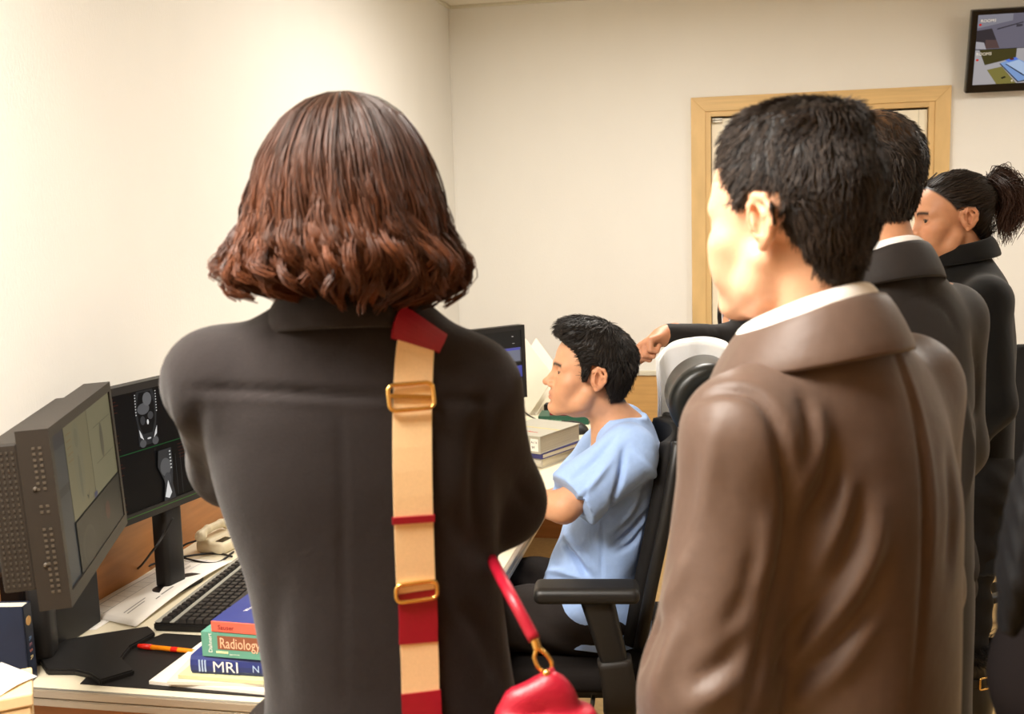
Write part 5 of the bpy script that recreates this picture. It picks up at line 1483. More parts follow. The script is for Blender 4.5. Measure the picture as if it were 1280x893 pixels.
# folded hems and neck band
for s in 'LR':
    sh, el = J['sh'+s], J['el'+s]; d = el-sh; dn = d/np.linalg.norm(d)
ring = []
for a in np.linspace(-2.2, 2.2, 40):
    ring.append((hx*0.45+0.064*math.sin(a), -0.020-0.058*math.cos(a)+0.012*(1-math.cos(a)), 1.072-0.052*(1-math.cos(a))/2-0.02*(1-math.cos(a))))
link_mesh('neck_band', sweep(ring, rnd_poly(0.004, 0.013, 0.003, 2), up=(0, 0, 1)), M_SCRUB, P)
# trousers of the seated man
J['toeL'] = J['anL']+np.array([0, 0.17, 0]); J['toeR'] = J['anR']+np.array([0, 0.17, 0])
lower_body(J, P, M_TROUS, M_SHOE)

# ------------------------------------------------------------------ woman seen from behind
W = thing('person', 'woman with wavy auburn bob in a dark wool coat, seen from behind', 'person', (-0.455, 1.27, 0), math.radians(17))
fr = frame_at(W, 434, 270, 1.31, 20, -4, 0, 1.0)
hx, hy, hz = fr.o
J = skeleton(1.70, neck=(hx, -0.02, 1.475), shL=(-0.180, -0.01, 1.415), elL=(-0.195, 0.16, 1.275), wrL=(-0.10, 0.32, 1.33), shR=(0.130, -0.015, 1.395), elR=(0.175, 0.07, 1.225), wrR=(0.07, 0.28, 1.30), chest=(-0.02, 0, 1.28), waist=(0.0, 0, 1.08))
me = body_mesh(J, fr, srgb(222, 174, 142), LIP, fine=0.004, hands=('grip', 'grip'), lean_hands=dict(L=(J['wrL']-J['elL'], (1, 0, 0), 1), R=(J['wrR']-J['elR'], (-1, 0, 0), -1)), slim=0.86, ear=True, hfine=[(J['wrL']+np.array([0.03, 0.06, 0.03]), 0.006)])
link_mesh('body', me, SKIN, W); eyes(fr, W)
M_WOOL = mat('charcoal_wool', srgb(39, 34, 33), 0.95, 0.12, var=0.10, scale=260, sheen=0.12, bump=0.0006, bscale=420, bump2=0.0012, b2scale=30)
g = Grid(axis(-0.32, 0.30, 0.006), axis(-0.20, 0.36, 0.006), axis(0.70, 1.56, 0.006))
g.loft([(0.72, 0.018, 0.0, 0.205, 0.160), (0.90, 0.018, 0.0, 0.175, 0.142), (1.03, 0.016, 0.0, 0.158, 0.130), (1.17, 0.0, -0.004, 0.160, 0.122), (1.30, -0.012, -0.008, 0.180, 0.122), (1.40, -0.024, -0.010, 0.178, 0.110), (1.455, hx*0.9-0.01, -0.012, 0.135, 0.088), (1.495, hx, -0.012, 0.088, 0.072), (1.53, hx, -0.012, 0.062, 0.060)], 0.02)
for s in 'LR':
    sh, el, wr = J['sh'+s], J['el'+s], J['wr'+s]
    sg = -1 if s == 'L' else 1
    g.cap((hx+sg*0.06, -0.012, 1.455), sh+np.array([-sg*0.004, 0, 0.0]), 0.050, 0.055, 0.05)
    g.chain([sh, el, wr], [0.060, 0.055, 0.044], 0.035)
    g.ell(sh+np.array([-sg*0.006, 0, 0.006]), (0.056, 0.056, 0.054), 0.03)
g.cap((hx, -0.012, 1.44), (hx, -0.008, 1.60), 0.045, 0.05, 0.01, mode='sub')
v, q = g.mesh()
v = ripple(v, q, 0.0016, 14, 14, 18, 5)
folds = [([(235, 487), (330, 489), (420, 494), (500, 498)], 0.0065, -0.007), ([(240, 495), (330, 498), (420, 503), (500, 507)], 0.006, 0.0025), ([(530, 500), (580, 500), (612, 505)], 0.0065, -0.006),
         ([(617, 470), (600, 560), (598, 640), (612, 690)], 0.016, -0.010), ([(250, 500), (245, 560), (262, 640)], 0.014, -0.008), ([(560, 640), (590, 680), (620, 715)], 0.018, -0.007), ([(640, 600), (660, 630), (680, 640)], 0.010, -0.004),
         ([(575, 760), (600, 790), (620, 850)], 0.014, -0.006), ([(350, 720), (345, 800), (355, 880)], 0.02, -0.005), ([(600, 700), (640, 760), (648, 860)], 0.012, 0.005), ([(425, 500), (428, 640), (430, 880)], 0.004, -0.002)]
v = press(v, q, trace_lines(W, v, q, folds))
coat_v, coat_q = v, q
link_mesh('coat', np_mesh('coat', v, q), M_WOOL, W)
collar('coat_collar', (hx-0.012, -0.014), 0.066, 0.064, 1.478, 0.03, 0.056, 0.046, 0.014, M_WOOL, W, thick=0.007)
lower_body(J, W, M_TROUS, M_SHOE)
# wavy bob
def bob(fr, parent):
    zz = np.array([0.146, 0.138, 0.120, 0.100, 0.067, 0.015, -0.037, -0.067, -0.095, -0.125])
    rr = np.array([0.000, 0.036, 0.062, 0.080, 0.099, 0.114, 0.123, 0.125, 0.119, 0.104])
    # arc-length table of the silhouette
    zf = np.concatenate([np.linspace(0.146, 0.12, 30), np.linspace(0.119, -0.125, 90)]); rf = np.interp(zf, zz[::-1], rr[::-1])
    rf = np.convolve(np.pad(rf, 4, mode='edge'), np.ones(9)/9, 'valid'); rf[:6] = np.sqrt(np.linspace(0, 1, 6))*rf[6]
    sl = np.concatenate([[0], np.cumsum(np.hypot(np.diff(zf), np.diff(rf)))]); tot = sl[-1]
    K = 26; paths = []; cols = []
    nl, per = 430, 14
    for l in range(nl):
        th = RNG.uniform(-2.35, 2.35)                              # 0 = back of the head
        lay = RNG.uniform(0.0, 1.0)**0.5
        end = RNG.uniform(0.90, 1.03) - 0.10*(1-lay) - (0.035 if th < -0.35 else 0.0) + 0.025*np.clip(th, 0, 1)
        if abs(th) > 1.7: end -= 0.02
        start = RNG.uniform(0.0, 0.03)
        ph = 3.0*math.sin(2.3*th)+RNG.normal(0, 0.7); ph2 = ph+1.3+RNG.normal(0, 0.4); fq = RNG.uniform(2.3, 3.3); amp = RNG.uniform(0.6, 1.5)
        flick = RNG.random() < (0.45 if th < -1.0 else 0.16)
        curl = RNG.uniform(0.5, 1.1)*(0.55 if flick else -1.0)
        lt = RNG.beta(1.3, 2.4) if not (-1.15 < th < -0.80) else RNG.uniform(0.7, 1.0)
        tw = RNG.normal(0, 0.10)
        o1, o2 = RNG.normal(0, 1, (2, per))
        s = np.linspace(0, 1, K)
        for k in range(per):
            e = end + RNG.normal(0, 0.010)
            S = (start + (e-start)*s)*tot
            z = np.interp(S, sl, zf) - np.maximum(S-tot, 0); r = np.interp(S, sl, rf)*(0.935+0.065*lay)
            f = np.clip((s-0.15)/0.75, 0, 1)**1.8
            a = th + o1[k]*0.046*(1-0.55*s) + tw*s + (0.060*amp*f*np.sin(6.28*fq*s+ph))
            r = r + o2[k]*0.0032*(1-0.3*s) + 0.0085*amp*f*np.sin(6.28*fq*s+ph2)
            t = np.clip((s-0.74)/0.26, 0, 1)
            r = r + curl*0.045*t**2 + 0.014*np.sin(np.pi*t); z = z + 0.020*t**2.4
            a = a + 0.05*np.sign(tw)*t**2
            x = np.sin(a)*r*(1.0 + 0.02*(np.sin(a) < 0)); y = -np.cos(a)*r*0.95 - 0.012
            paths.append(np.stack([x, y, z], 1))
            m = np.clip(0.05 + 0.85*s**1.3*(0.30+lt) + RNG.normal(0, 0.06), 0, 1)[:, None]
            cols.append(np.array([0.017, 0.009, 0.006])*(1-m) + np.array([0.165, 0.052, 0.020])*m)
    Pth = np.array(paths)
    Pw = Pth*fr.k @ fr.R.T + fr.o
    V, Q = strand_mesh('s', Pw, 0.00115, 0.0007)
    T = np.repeat(np.array(cols).reshape(-1, 3), 3, axis=0)
    # dark inner volume
    g = Grid(axis(-0.17, 0.17, 0.006), axis(-0.17, 0.13, 0.006), axis(-0.12, 0.16, 0.006))
    X, Y, Z_ = g.x[:, None, None], g.y[None, :, None], g.z[None, None, :]
    rz_ = np.interp(Z_, zz[::-1], rr[::-1])*np.interp(Z_, [-0.06, 0.05], [0.80, 0.86])+1e-4
    d = np.sqrt((X)**2 + ((Y+0.012)/0.95)**2)-rz_
    d = np.maximum(d, Z_-0.138); d = np.maximum(d, -0.060-Z_)
    face = np.maximum(Y-0.035-0.35*np.maximum(Z_, 0)*1.2, np.abs(X)-0.20)      # open towards the face
    d = np.where((Y > 0.035) & (Z_ < 0.07), np.maximum(d, np.maximum(Y-0.035, 0)+0*X), d)
    neckhole = np.sqrt(X**2+(Y+0.02)**2)-0.062
    d = np.maximum(d, np.where(Z_ < -0.03, -neckhole, -1))
    g.f = d.astype(np.float32)
    v, q = g.mesh()
    base = np.tile(np.array([0.045, 0.020, 0.011]), (len(v), 1))
    return hair_object([(head_to_parent(v, fr), q, base), (V, Q, T)], parent)
M_HAIRW = mat('auburn_hair', (1, 1, 1), 0.40, 0.28, var=0.10, scale=90, attr='tint')
hw = bob(fr, W); hw.data.materials.clear(); hw.data.materials.append(M_HAIRW)

# ------------------------------------------------------------------ handbag of the woman: webbing strap, red leather bag
M_REDL = mat('red_leather', srgb(150, 12, 36), 0.4, 0.45, var=0.06, bump=0.0004, bscale=220)
M_WEB = mat('cream_webbing', srgb(240, 206, 158), 0.7, 0.25, var=0.05, scale=400, bump=0.0004, bscale=700)
M_GOLD = mat('gold_metal', srgb(236, 190, 110), 0.22, 0.5, 1.0, var=0.02)
bvhW = BVHTree.FromPolygons([tuple(p) for p in coat_v], [tuple(int(i) for i in f) for f in coat_q])
oW, rayW = local_cam(W)
def on_coat(px, py, off):
    h = bvhW.ray_cast(oW, rayW(px, py))
    p = np.array(h[0]) if h[0] is not None else np.array(oW + rayW(px, py)*1.2)
    return p - np.array(rayW(px, py))*off, (np.array(h[1]) if h[1] is not None else -np.array(rayW(px, py)))
BAGZ = 0.80
bag = thing('handbag', 'red leather handbag with a cream and red webbing strap over the woman\'s back', 'handbag', (W.location.x, W.location.y, 0), math.radians(17))
def strap_piece(name, pxs, width, m, off=0.004, thick=0.0022, n=18):
    """a flat band following the coat: pxs = centre line from top to bottom"""
    line = cr([(a, b, 0) for a, b in pxs], max(2, n//len(pxs)))[:, :2]
    C, Nn = zip(*[on_coat(a, b, off) for a, b in line])
    C = np.array(C); K = len(C)
    ker = np.ones(5)/5
    for ax in range(3): C[:, ax] = np.convolve(np.pad(C[:, ax], 2, mode='edge'), ker, 'valid')
    T = np.gradient(C, axis=0); T /= np.linalg.norm(T, axis=1, keepdims=True)
    Nn = np.array(Nn).mean(0)*0.4 + np.array(Nn)*0.6
    A = np.cross(T, Nn); A /= np.linalg.norm(A, axis=1, keepdims=True)
    Nr = np.cross(A, T)
    w = width if hasattr(width, '__len__') else [width]*2
    ww = np.interp(np.linspace(0, 1, K), np.linspace(0, 1, len(w)), w)[:, None]/2
    V = []
    for s, t_ in ((-1, -1), (1, -1), (1, 1), (-1, 1)): V.append(C + A*ww*s + Nr*thick*0.5*t_)
    V = np.stack(V, 1).reshape(-1, 3)
    F = [(i*4+j, i*4+(j+1) % 4, (i+1)*4+(j+1) % 4, (i+1)*4+j) for i in range(K-1) for j in range(4)] + [(0, 1, 2, 3), tuple((K-1)*4+j for j in (3, 2, 1, 0))]
    me = bpy.data.meshes.new(name); me.from_pydata(V.tolist(), [], F); me.update()
    bm = bmesh.new(); bm.from_mesh(me); bmesh.ops.recalc_face_normals(bm, faces=bm.faces[:]); bm.to_mesh(me); bm.free()
    return link_mesh(name, me, m, bag)
strap_piece('shoulder_pad', [(531, 399), (527, 408), (522, 420), (519, 434)], [0.066, 0.066, 0.060], M_REDL, 0.006, 0.004)
strap_piece('webbing', [(521, 421), (516, 470), (515, 560), (517, 648), (520, 735), (521, 750)], [0.045, 0.046, 0.046, 0.046], M_WEB, 0.0055)
strap_piece('leather_keeper', [(517, 645), (517, 655)], 0.050, M_REDL, 0.008, 0.003)
strap_piece('leather_band', [(521, 736), (523, 770), (523, 808)], 0.046, M_REDL, 0.0055, 0.003)
strap_piece('webbing', [(523, 786), (525, 830), (526, 884)], 0.045, M_WEB, 0.0045)
strap_piece('leather_band', [(526, 858), (529, 930), (531, 1000)], 0.047, M_REDL, 0.0055, 0.003)
def buckle(px, py, hw, hh, name):
    c, n = on_coat(px, py, 0.010)
    up = np.array([0, 0, 1.0]); n = n/np.linalg.norm(n); a = np.cross(up, n); a /= np.linalg.norm(a); up = np.cross(n, a)
    pts = [c + a*x + up*y for x, y in rnd_poly(hw, hh, 0.007, 4)]
    pts.append(pts[0]); pts.append(pts[1])
    return link_mesh(name, sweep(pts, circ(0.0026), up=tuple(n), caps=False), M_GOLD, bag)
buckle(514, 496, 0.0265, 0.0150, 'slider_buckle'); buckle(521, 740, 0.0245, 0.0105, 'strap_ring')
s_ = strap_piece('slider_bar', [(514, 493), (514, 499)], 0.052, M_GOLD, 0.0075, 0.003)
# tubular handle, clasp and the bag itself at her right hip
def lw(px, py, d):
    w = Vector(at_depth(px, py, d)) - Vector((W.location.x, W.location.y, 0))
    return tuple(Matrix.Rotation(-math.radians(17), 3, 'Z') @ w)
tube('handle', [lw(598, 655, 1.52), lw(608, 684, 1.43), lw(622, 714, 1.28), lw(640, 747, 1.20), lw(668, 800, 1.175)], 0.0072, M_REDL, bag, n=10)
tube('clasp', [lw(668, 799, 1.175), lw(672, 812, 1.172)], 0.005, M_GOLD, bag, n=10)
loop = [lw(672, 810, 1.172), lw(668, 822, 1.172), lw(674, 836, 1.172), lw(684, 841, 1.172), lw(690, 832, 1.172), lw(684, 820, 1.172), lw(673, 810, 1.172)]
tube('clasp_ring', loop, 0.0024, M_GOLD, bag, n=8)
tube('handle_tab', [lw(683, 838, 1.172), lw(700, 868, 1.165), lw(722, 905, 1.16), lw(730, 930, 1.16)], 0.0085, M_REDL, bag, n=10)
for a, b in ((684, 842), (690, 853)):
    bm = bmesh.new(); bmesh.ops.create_icosphere(bm, subdivisions=2, radius=0.0045, matrix=Matrix.Translation(lw(a-1, b, 1.161)))
    link_mesh('rivet', bm_mesh('rivet', bm, True), M_GOLD, bag)
bc = np.array(lw(684, 955, 1.17))
g = Grid(axis(bc[0]-0.13, bc[0]+0.13, 0.005), axis(bc[1]-0.10, bc[1]+0.10, 0.005), axis(bc[2]-0.14, bc[2]+0.12, 0.005))
g.loft([(bc[2]-0.13, bc[0], bc[1], 0.075, 0.045), (bc[2]-0.06, bc[0], bc[1], 0.090, 0.056), (bc[2]+0.03, bc[0], bc[1], 0.072, 0.046), (bc[2]+0.062, bc[0], bc[1], 0.052, 0.030)], 0.01, n=2.6)
for a, b, r in ((650, 880, 0.020), (668, 868, 0.019), (688, 862, 0.021), (700, 876, 0.018)): g.ell(lw(a, b+6, 1.165), (r, r*0.9, r*1.2), 0.012)
v, q = g.mesh(); v = ripple(v, q, 0.002, 60, 60, 40, 9)
link_mesh('bag_body', np_mesh('bag_body', v, q), M_REDL, bag)

# ------------------------------------------------------------------ man in the brown jacket, back to the camera
M_BROWN = mat('brown_jacket', srgb(92, 73, 62), 0.46, 0.28, var=0.05, scale=90, bump=0.0035, bscale=11, bump2=0.0002, b2scale=700, sheen=0.1)
M_SHIRT = mat('white_shirt', srgb(240, 236, 230), 0.7, 0.2, var=0.02)
B = thing('person', 'man in a shiny brown jacket with short black hair in the right foreground', 'person', (0.109, 1.275, 0), math.radians(52))
fr = frame_at(B, 990, 278, 1.20, 55, -3, 0, 0.97)
hx, hy, hz = fr.o
J = skeleton(1.72, neck=(hx*0.6, hy*0.5-0.01, 1.475), shL=(-0.158, -0.004, 1.370), elL=(-0.205, 0.012, 1.10), wrL=(-0.195, 0.09, 0.86), shR=(0.145, -0.015, 1.382), elR=(0.180, 0.0, 1.12), wrR=(0.16, 0.12, 0.90), chest=(0, 0, 1.26), waist=(0, 0, 1.06))
maskB = lambda p: short_mask(p, 0.099, -0.072, 0.016)
me = body_mesh(J, fr, srgb(228, 178, 144), LIP, fine=0.0028, hands=('relaxed', 'relaxed'), scalp=lambda p: np.clip(maskB(p)*150, 0, 1), scalp_col=(0.016, 0.012, 0.010), slim=0.84, blush=0.08)
link_mesh('body', me, SKIN, B); eyes(fr, B)
def crown(g):
    g.ell((0.0, 0.026, 0.106), (0.052, 0.040, 0.018), 0.03, R=rotm(0, -6, 0))
    g.ell((0.0, -0.03, 0.112), (0.060, 0.060, 0.018), 0.03)
short_hair(fr, B, maskB, 0.004, 8000, 0.018, away_from(0.015, -0.045, 0.135, 0.25, 0.3), (0.011, 0.008, 0.007), (0.075, 0.048, 0.032), lift=0.22, extra=crown, clump=220, r0=0.0009)
def jacket(t, J, hx, rows, arms, mt, name, fine, folds, seed, rip=0.0016, neckhole=True, low=0.7, shr=0.058):
    rows = [r for r in rows]
    g = Grid(axis(-0.36, 0.36, fine), axis(-0.26, 0.40, fine), axis(low, 1.58, fine))
    g.loft(rows, 0.02)
    for s in 'LR':
        sg = -1 if s == 'L' else 1
        sh, el, wr = J['sh'+s], J['el'+s], J['wr'+s]
        g.cap((hx*0.7+sg*0.06, -0.014, sh[2]+0.022), sh+np.array([-sg*0.004, 0, 0.002]), 0.048, shr-0.002, 0.05)
        g.chain([sh, el, wr], [shr+0.004, arms[0], arms[1]], 0.035)
    if neckhole:
        g.ell((hx*0.9, hy*0.5+0.035, rows[-1][0]+0.002), (0.096, 0.108, 0.060), 0.012, R=rotm(0, -22, 0), mode='sub')
        g.cap((hx*0.8, -0.014, 1.45), (hx, -0.008, 1.62), 0.048, 0.054, 0.01, mode='sub')
    v, q = g.mesh()
    if rip: v = ripple(v, q, rip, 16, 16, 20, seed)
    if folds: v = press(v, q, trace_lines(t, v, q, folds))
    return link_mesh(name, np_mesh(name, v, q), mt, t)
rows = [(0.70, 0, 0.0, 0.160, 0.150), (0.95, 0, 0.0, 0.155, 0.146), (1.12, 0, -0.004, 0.150, 0.140), (1.28, 0, -0.010, 0.146, 0.130), (1.37, 0, -0.014, 0.132, 0.108), (1.43, hx*0.4, -0.014, 0.104, 0.086), (1.475, hx*0.7, hy*0.4-0.014, 0.080, 0.074), (1.500, hx*0.8, hy*0.5-0.014, 0.066, 0.066)]
folds = [([(868, 500), (900, 488), (940, 492), (966, 520), (980, 570), (988, 640), (978, 710), (958, 790), (935, 885)], 0.008, -0.011),
         ([(1003, 495), (1012, 530), (1010, 570)], 0.008, -0.007), ([(1022, 510), (1022, 560), (1000, 620)], 0.009, 0.008), ([(1042, 550), (1035, 610), (1000, 660)], 0.009, -0.009), ([(1062, 590), (1050, 650), (1015, 720)], 0.011, 0.010),
         ([(1078, 620), (1062, 690), (1030, 745), (985, 790)], 0.010, -0.011), ([(1100, 640), (1085, 700), (1040, 770), (990, 820)], 0.013, 0.011), ([(1110, 700), (1085, 760), (1035, 820), (985, 860)], 0.011, -0.010), ([(1090, 770), (1050, 830), (990, 885)], 0.014, 0.009),
         ([(1065, 690), (1030, 740), (1000, 760)], 0.008, 0.006), ([(1020, 770), (995, 800), (970, 840)], 0.008, -0.007),
         ([(1112, 425), (1140, 500), (1156, 600), (1156, 700), (1150, 800), (1140, 885)], 0.006, -0.005), ([(1125, 440), (1150, 520), (1166, 620), (1166, 720)], 0.008, 0.003),
         ([(870, 560), (862, 620), (850, 680)], 0.012, -0.005), ([(895, 530), (885, 590), (880, 640)], 0.014, 0.005), ([(960, 640), (955, 700), (930, 760)], 0.010, 0.007), ([(945, 690), (935, 740), (905, 790)], 0.010, -0.007),
         ([(830, 760), (812, 800), (795, 850)], 0.010, -0.009), ([(850, 780), (835, 820), (815, 870)], 0.012, 0.008), ([(930, 800), (905, 830), (870, 850)], 0.011, -0.008), ([(915, 850), (890, 870), (860, 885)], 0.012, 0.007), ([(860, 690), (840, 740), (820, 780)], 0.012, 0.006), ([(1185, 560), (1192, 640), (1185, 720)], 0.012, -0.006)]
jacket(B, J, hx, rows, (0.066, 0.056), M_BROWN, 'jacket', 0.0058, folds, 11, rip=0.0020, shr=0.062)
collar('shirt_collar', (hx*0.85, hy*0.5-0.010), 0.056, 0.056, 1.492, 0.055, 0.038, 0.026, 0.006, M_SHIRT, B, thick=0.003)
collar('jacket_collar', (hx*0.75, hy*0.4-0.012), 0.066, 0.066, 1.474, 0.050, 0.044, 0.062, 0.026, M_BROWN, B, span=165, thick=0.006)
lower_body(J, B, M_TROUS, M_SHOE)

# ------------------------------------------------------------------ man with thinning hair in a dark brown coat
M_DKBR = mat('dark_brown_coat', srgb(33, 27, 24), 0.7, 0.25, var=0.06, scale=150, bump=0.0016, bscale=10, bump2=0.0002, b2scale=700, sheen=0.15)
M_STRIPE = mat('striped_shirt', srgb(230, 226, 222), 0.7, 0.2, var=0.16, scale=60, stretch=(0.2, 0.2, 5.0))
C_ = thing('person', 'man with thinning hair in a dark brown coat behind the brown jacket', 'person', (0.280, 2.03, 0), math.radians(36))
fr = frame_at(C_, 1079, 234, 1.92, 44, -2, 0, 1.0)
hx, hy, hz = fr.o
dz = hz-1.60
J = skeleton(1.76, neck=(hx*0.6, -0.02, 1.485+dz*0.6), shL=(-0.145, -0.01, 1.40), shR=(0.142, -0.01, 1.395), elL=(-0.185, 0.01, 1.15), wrL=(-0.17, 0.14, 0.93), elR=(0.175, 0.01, 1.14), wrR=(0.15, 0.15, 0.91))
maskC = lambda p: short_mask(p, 0.100, -0.068, -0.006)
bald = lambda p: np.exp(-(((p[:, 0])/0.048)**2 + ((p[:, 1]+0.015)/0.075)**2))*(p[:, 2] > 0.07)
me = body_mesh(J, fr, srgb(200, 146, 110), LIP, fine=0.0035, scalp=lambda p: np.clip(maskC(p)*150, 0, 1)*(1-bald(p)), scalp_col=(0.018, 0.013, 0.010))
link_mesh('body', me, SKIN, C_); eyes(fr, C_)
short_hair(fr, C_, maskC, 0.010, 5500, 0.020, away_from(0.0, -0.02, 0.135, 0.35, 0.0), (0.014, 0.010, 0.008), (0.070, 0.046, 0.030), lift=0.18, clump=120, bald=bald)
rows = [(0.55, 0, 0.0, 0.165, 0.140), (0.90, 0, 0.0, 0.160, 0.135), (1.12, 0, 0.0, 0.155, 0.130), (1.30, 0, -0.004, 0.150, 0.120), (1.40, 0, -0.008, 0.140, 0.106), (1.465, hx*0.4, -0.012, 0.106, 0.085), (1.51, hx*0.7, -0.014, 0.082, 0.074), (1.54, hx*0.8, -0.014, 0.066, 0.066)]
folds = [([(1130, 380), (1150, 370), (1180, 385), (1200, 420)], 0.006, -0.004), ([(1215, 420), (1222, 480), (1215, 540)], 0.012, -0.007), ([(1205, 500), (1215, 560), (1210, 620)], 0.012, 0.006), ([(1125, 330), (1150, 345), (1160, 370)], 0.006, -0.003)]
jacket(C_, J, hx, rows, (0.056, 0.048), M_DKBR, 'coat', 0.008, folds, 21, rip=0.0016, low=0.55, shr=0.055)
collar('shirt_collar', (hx*0.85, -0.010), 0.058, 0.058, 1.520, 0.060, 0.034, 0.026, 0.006, M_STRIPE, C_, thick=0.003)
collar('coat_collar', (hx*0.75, -0.012), 0.068, 0.066, 1.495, 0.060, 0.050, 0.062, 0.022, M_DKBR, C_, thick=0.006)
lower_body(J, C_, M_TROUS, M_SHOE)

# ------------------------------------------------------------------ woman with a pony tail in black
M_BLKC = mat('black_coat', srgb(12, 11, 10), 0.85, 0.15, var=0.1, scale=200, bump=0.0010, bscale=14, sheen=0.15)
pb = at_depth(1208, 420, 2.90)
K_ = thing('person', 'woman with a loose pony tail and black coat beside the door', 'person', (pb[0], pb[1], 0), math.radians(92))
fr = frame_at(K_, 1189, 275, 2.86, 103, -2, 0, 0.99)
hx, hy, hz = fr.o
J = skeleton(1.62, neck=(hx*0.6, hy*0.5-0.02, 1.425), shL=(-0.165, -0.01, 1.35), shR=(0.165, -0.01, 1.35), elL=(-0.205, -0.02, 1.09), wrL=(-0.16, 0.10, 0.90), elR=(0.205, -0.02, 1.09), wrR=(0.16, 0.10, 0.90), anL=(-0.085, -0.02, 0.09), anR=(0.085, -0.02, 0.09), chest=(0, 0, 1.24))
maskK = lambda p: hairline(p, [-0.16, -0.06, -0.045, -0.034, -0.030, 0.008, 0.014, 0.034, 0.055, 0.075, 0.10], [-0.058, -0.058, -0.035, -0.010, 0.026, 0.032, 0.020, 0.045, 0.066, 0.086, 0.100])
me = body_mesh(J, fr, srgb(196, 140, 104), srgb(160, 80, 74), fine=0.003, scalp=lambda p: np.clip(maskK(p)*150, 0, 1), scalp_col=(0.012, 0.009, 0.007), slim=0.88, head_kw=dict(jaw=0.92, nose=0.92), brow=(0.03, 0.018, 0.013))
link_mesh('body', me, SKIN, K_); eyes(fr, K_, gaze=(-0.35, 0.92, -0.1))
# pulled-back hair with the tail
v, q = scalp_cap(fr, lambda p: np.clip(maskK(p), -0.05, 0.05), 0.0022, 0.0045)
tb = np.array([0.0, -0.108, 0.072])
def toward(p):
    d = tb-p; return d/(np.linalg.norm(d, axis=1, keepdims=True)+1e-6)
tint = lambda p: np.array([0.010, 0.008, 0.007])*(1-(t_ := RNG.beta(1.4, 3, len(p))[:, None])) + np.array([0.05, 0.03, 0.02])*t_
V, Q, T = grow_strands(v, q, 7000, 0.05, toward, fr, 0.02, 6, 0.10, 0.0012, 0.0009, tint, 0.0, 90)
n, K = 1500, 16
s = np.linspace(0, 1, K)[None, :]
Ln = RNG.uniform(0.55, 1.08, (n, 1)); S = s*Ln
cl = RNG.integers(0, 40, n); off = RNG.normal(0, 1, (40, 3))[cl][:, None, :]*0.017 + RNG.normal(0, 1, (n, 1, 3))*0.0075
cph = RNG.uniform(0, 6.28, 40)[cl][:, None]
grow = (np.clip(S*3.2, 0, 1)**0.8*(1-0.35*np.clip(S-0.7, 0, 1)))[..., None]
path = cr([tb+np.array([0, 0.012, 0]), tb+np.array([0, -0.014, 0.016]), tb+np.array([0, -0.034, 0.014]), tb+np.array([0, -0.050, -0.022]), tb+np.array([0, -0.052, -0.070]), tb+np.array([0, -0.042, -0.125])], 8)
Pt = np.stack([np.interp(S, np.linspace(0, 1.08, len(path)), path[:, i]) for i in range(3)], -1)
wv = 0.008*np.sin(6.28*1.5*S+cph)*np.clip(S*2, 0, 1)
Pt = Pt + off*grow + RNG.normal(0, 0.004, (n, 1, 3)) + wv[..., None]*np.array([0.6, 1.0, 0.3])
Pw = Pt*fr.k @ fr.R.T + fr.o
V2, Q2 = strand_mesh('s', Pw, 0.0011, 0.0006)
mm = np.clip(0.2+0.6*S+RNG.normal(0, 0.15, (n, 1)), 0, 1)[..., None]
T2 = np.repeat((np.array([0.016, 0.010, 0.008])*(1-mm)+np.array([0.085, 0.036, 0.020])*mm).reshape(-1, 3), 3, axis=0)
# wisps at the nape
nw = 40
w0 = np.stack([RNG.normal(0, 0.02, nw), RNG.uniform(-0.085, -0.07, nw), RNG.uniform(-0.05, -0.03, nw)], 1)
dirw = np.stack([RNG.normal(0, 0.02, nw), RNG.uniform(-0.05, -0.005, nw), RNG.uniform(-0.07, -0.03, nw)], 1)
Pw3 = (w0[:, None]+dirw[:, None]*np.linspace(0, 1, 6)[None, :, None])*fr.k @ fr.R.T + fr.o
V3, Q3_ = strand_mesh('s', Pw3, 0.0006, 0.0003)
hair_object([(V, Q, T), (V2, Q2, T2), (V3, Q3_, np.tile(np.array([0.02, 0.012, 0.009]), (len(V3), 1)))], K_)
bm = bmesh.new(); bmesh.ops.create_icosphere(bm, subdivisions=2, radius=1.0)
me = bm_mesh('hair_tie', bm, True); o = link_mesh('hair_tie', me, M_BLACK, K_); o.location = fr.pt(tb); o.scale = (0.017, 0.008, 0.017)
rows = [(0.62, 0, 0.0, 0.165, 0.135), (0.85, 0, 0.0, 0.155, 0.125), (1.05, 0, 0.0, 0.150, 0.118), (1.22, 0, 0.0, 0.158, 0.118), (1.34, 0, -0.004, 0.150, 0.100), (1.40, hx*0.4, -0.006, 0.110, 0.080), (1.435, hx*0.6, hy*0.3-0.008, 0.074, 0.066), (1.50, hx*0.8, hy*0.5-0.012, 0.060, 0.060)]
jacket(K_, J, hx, rows, (0.052, 0.042), M_BLKC, 'coat', 0.009, None, 31, rip=0.0015, low=0.62, shr=0.052)
collar('coat_collar', (hx*0.8, hy*0.5-0.012), 0.058, 0.058, 1.435, 0.03, 0.075, 0.05, 0.016, M_BLKC, K_, thick=0.006)
lower_body(J, K_, mat('black_trousers', srgb(18, 16, 15), 0.8, 0.2), M_SHOE, flare=0.92)
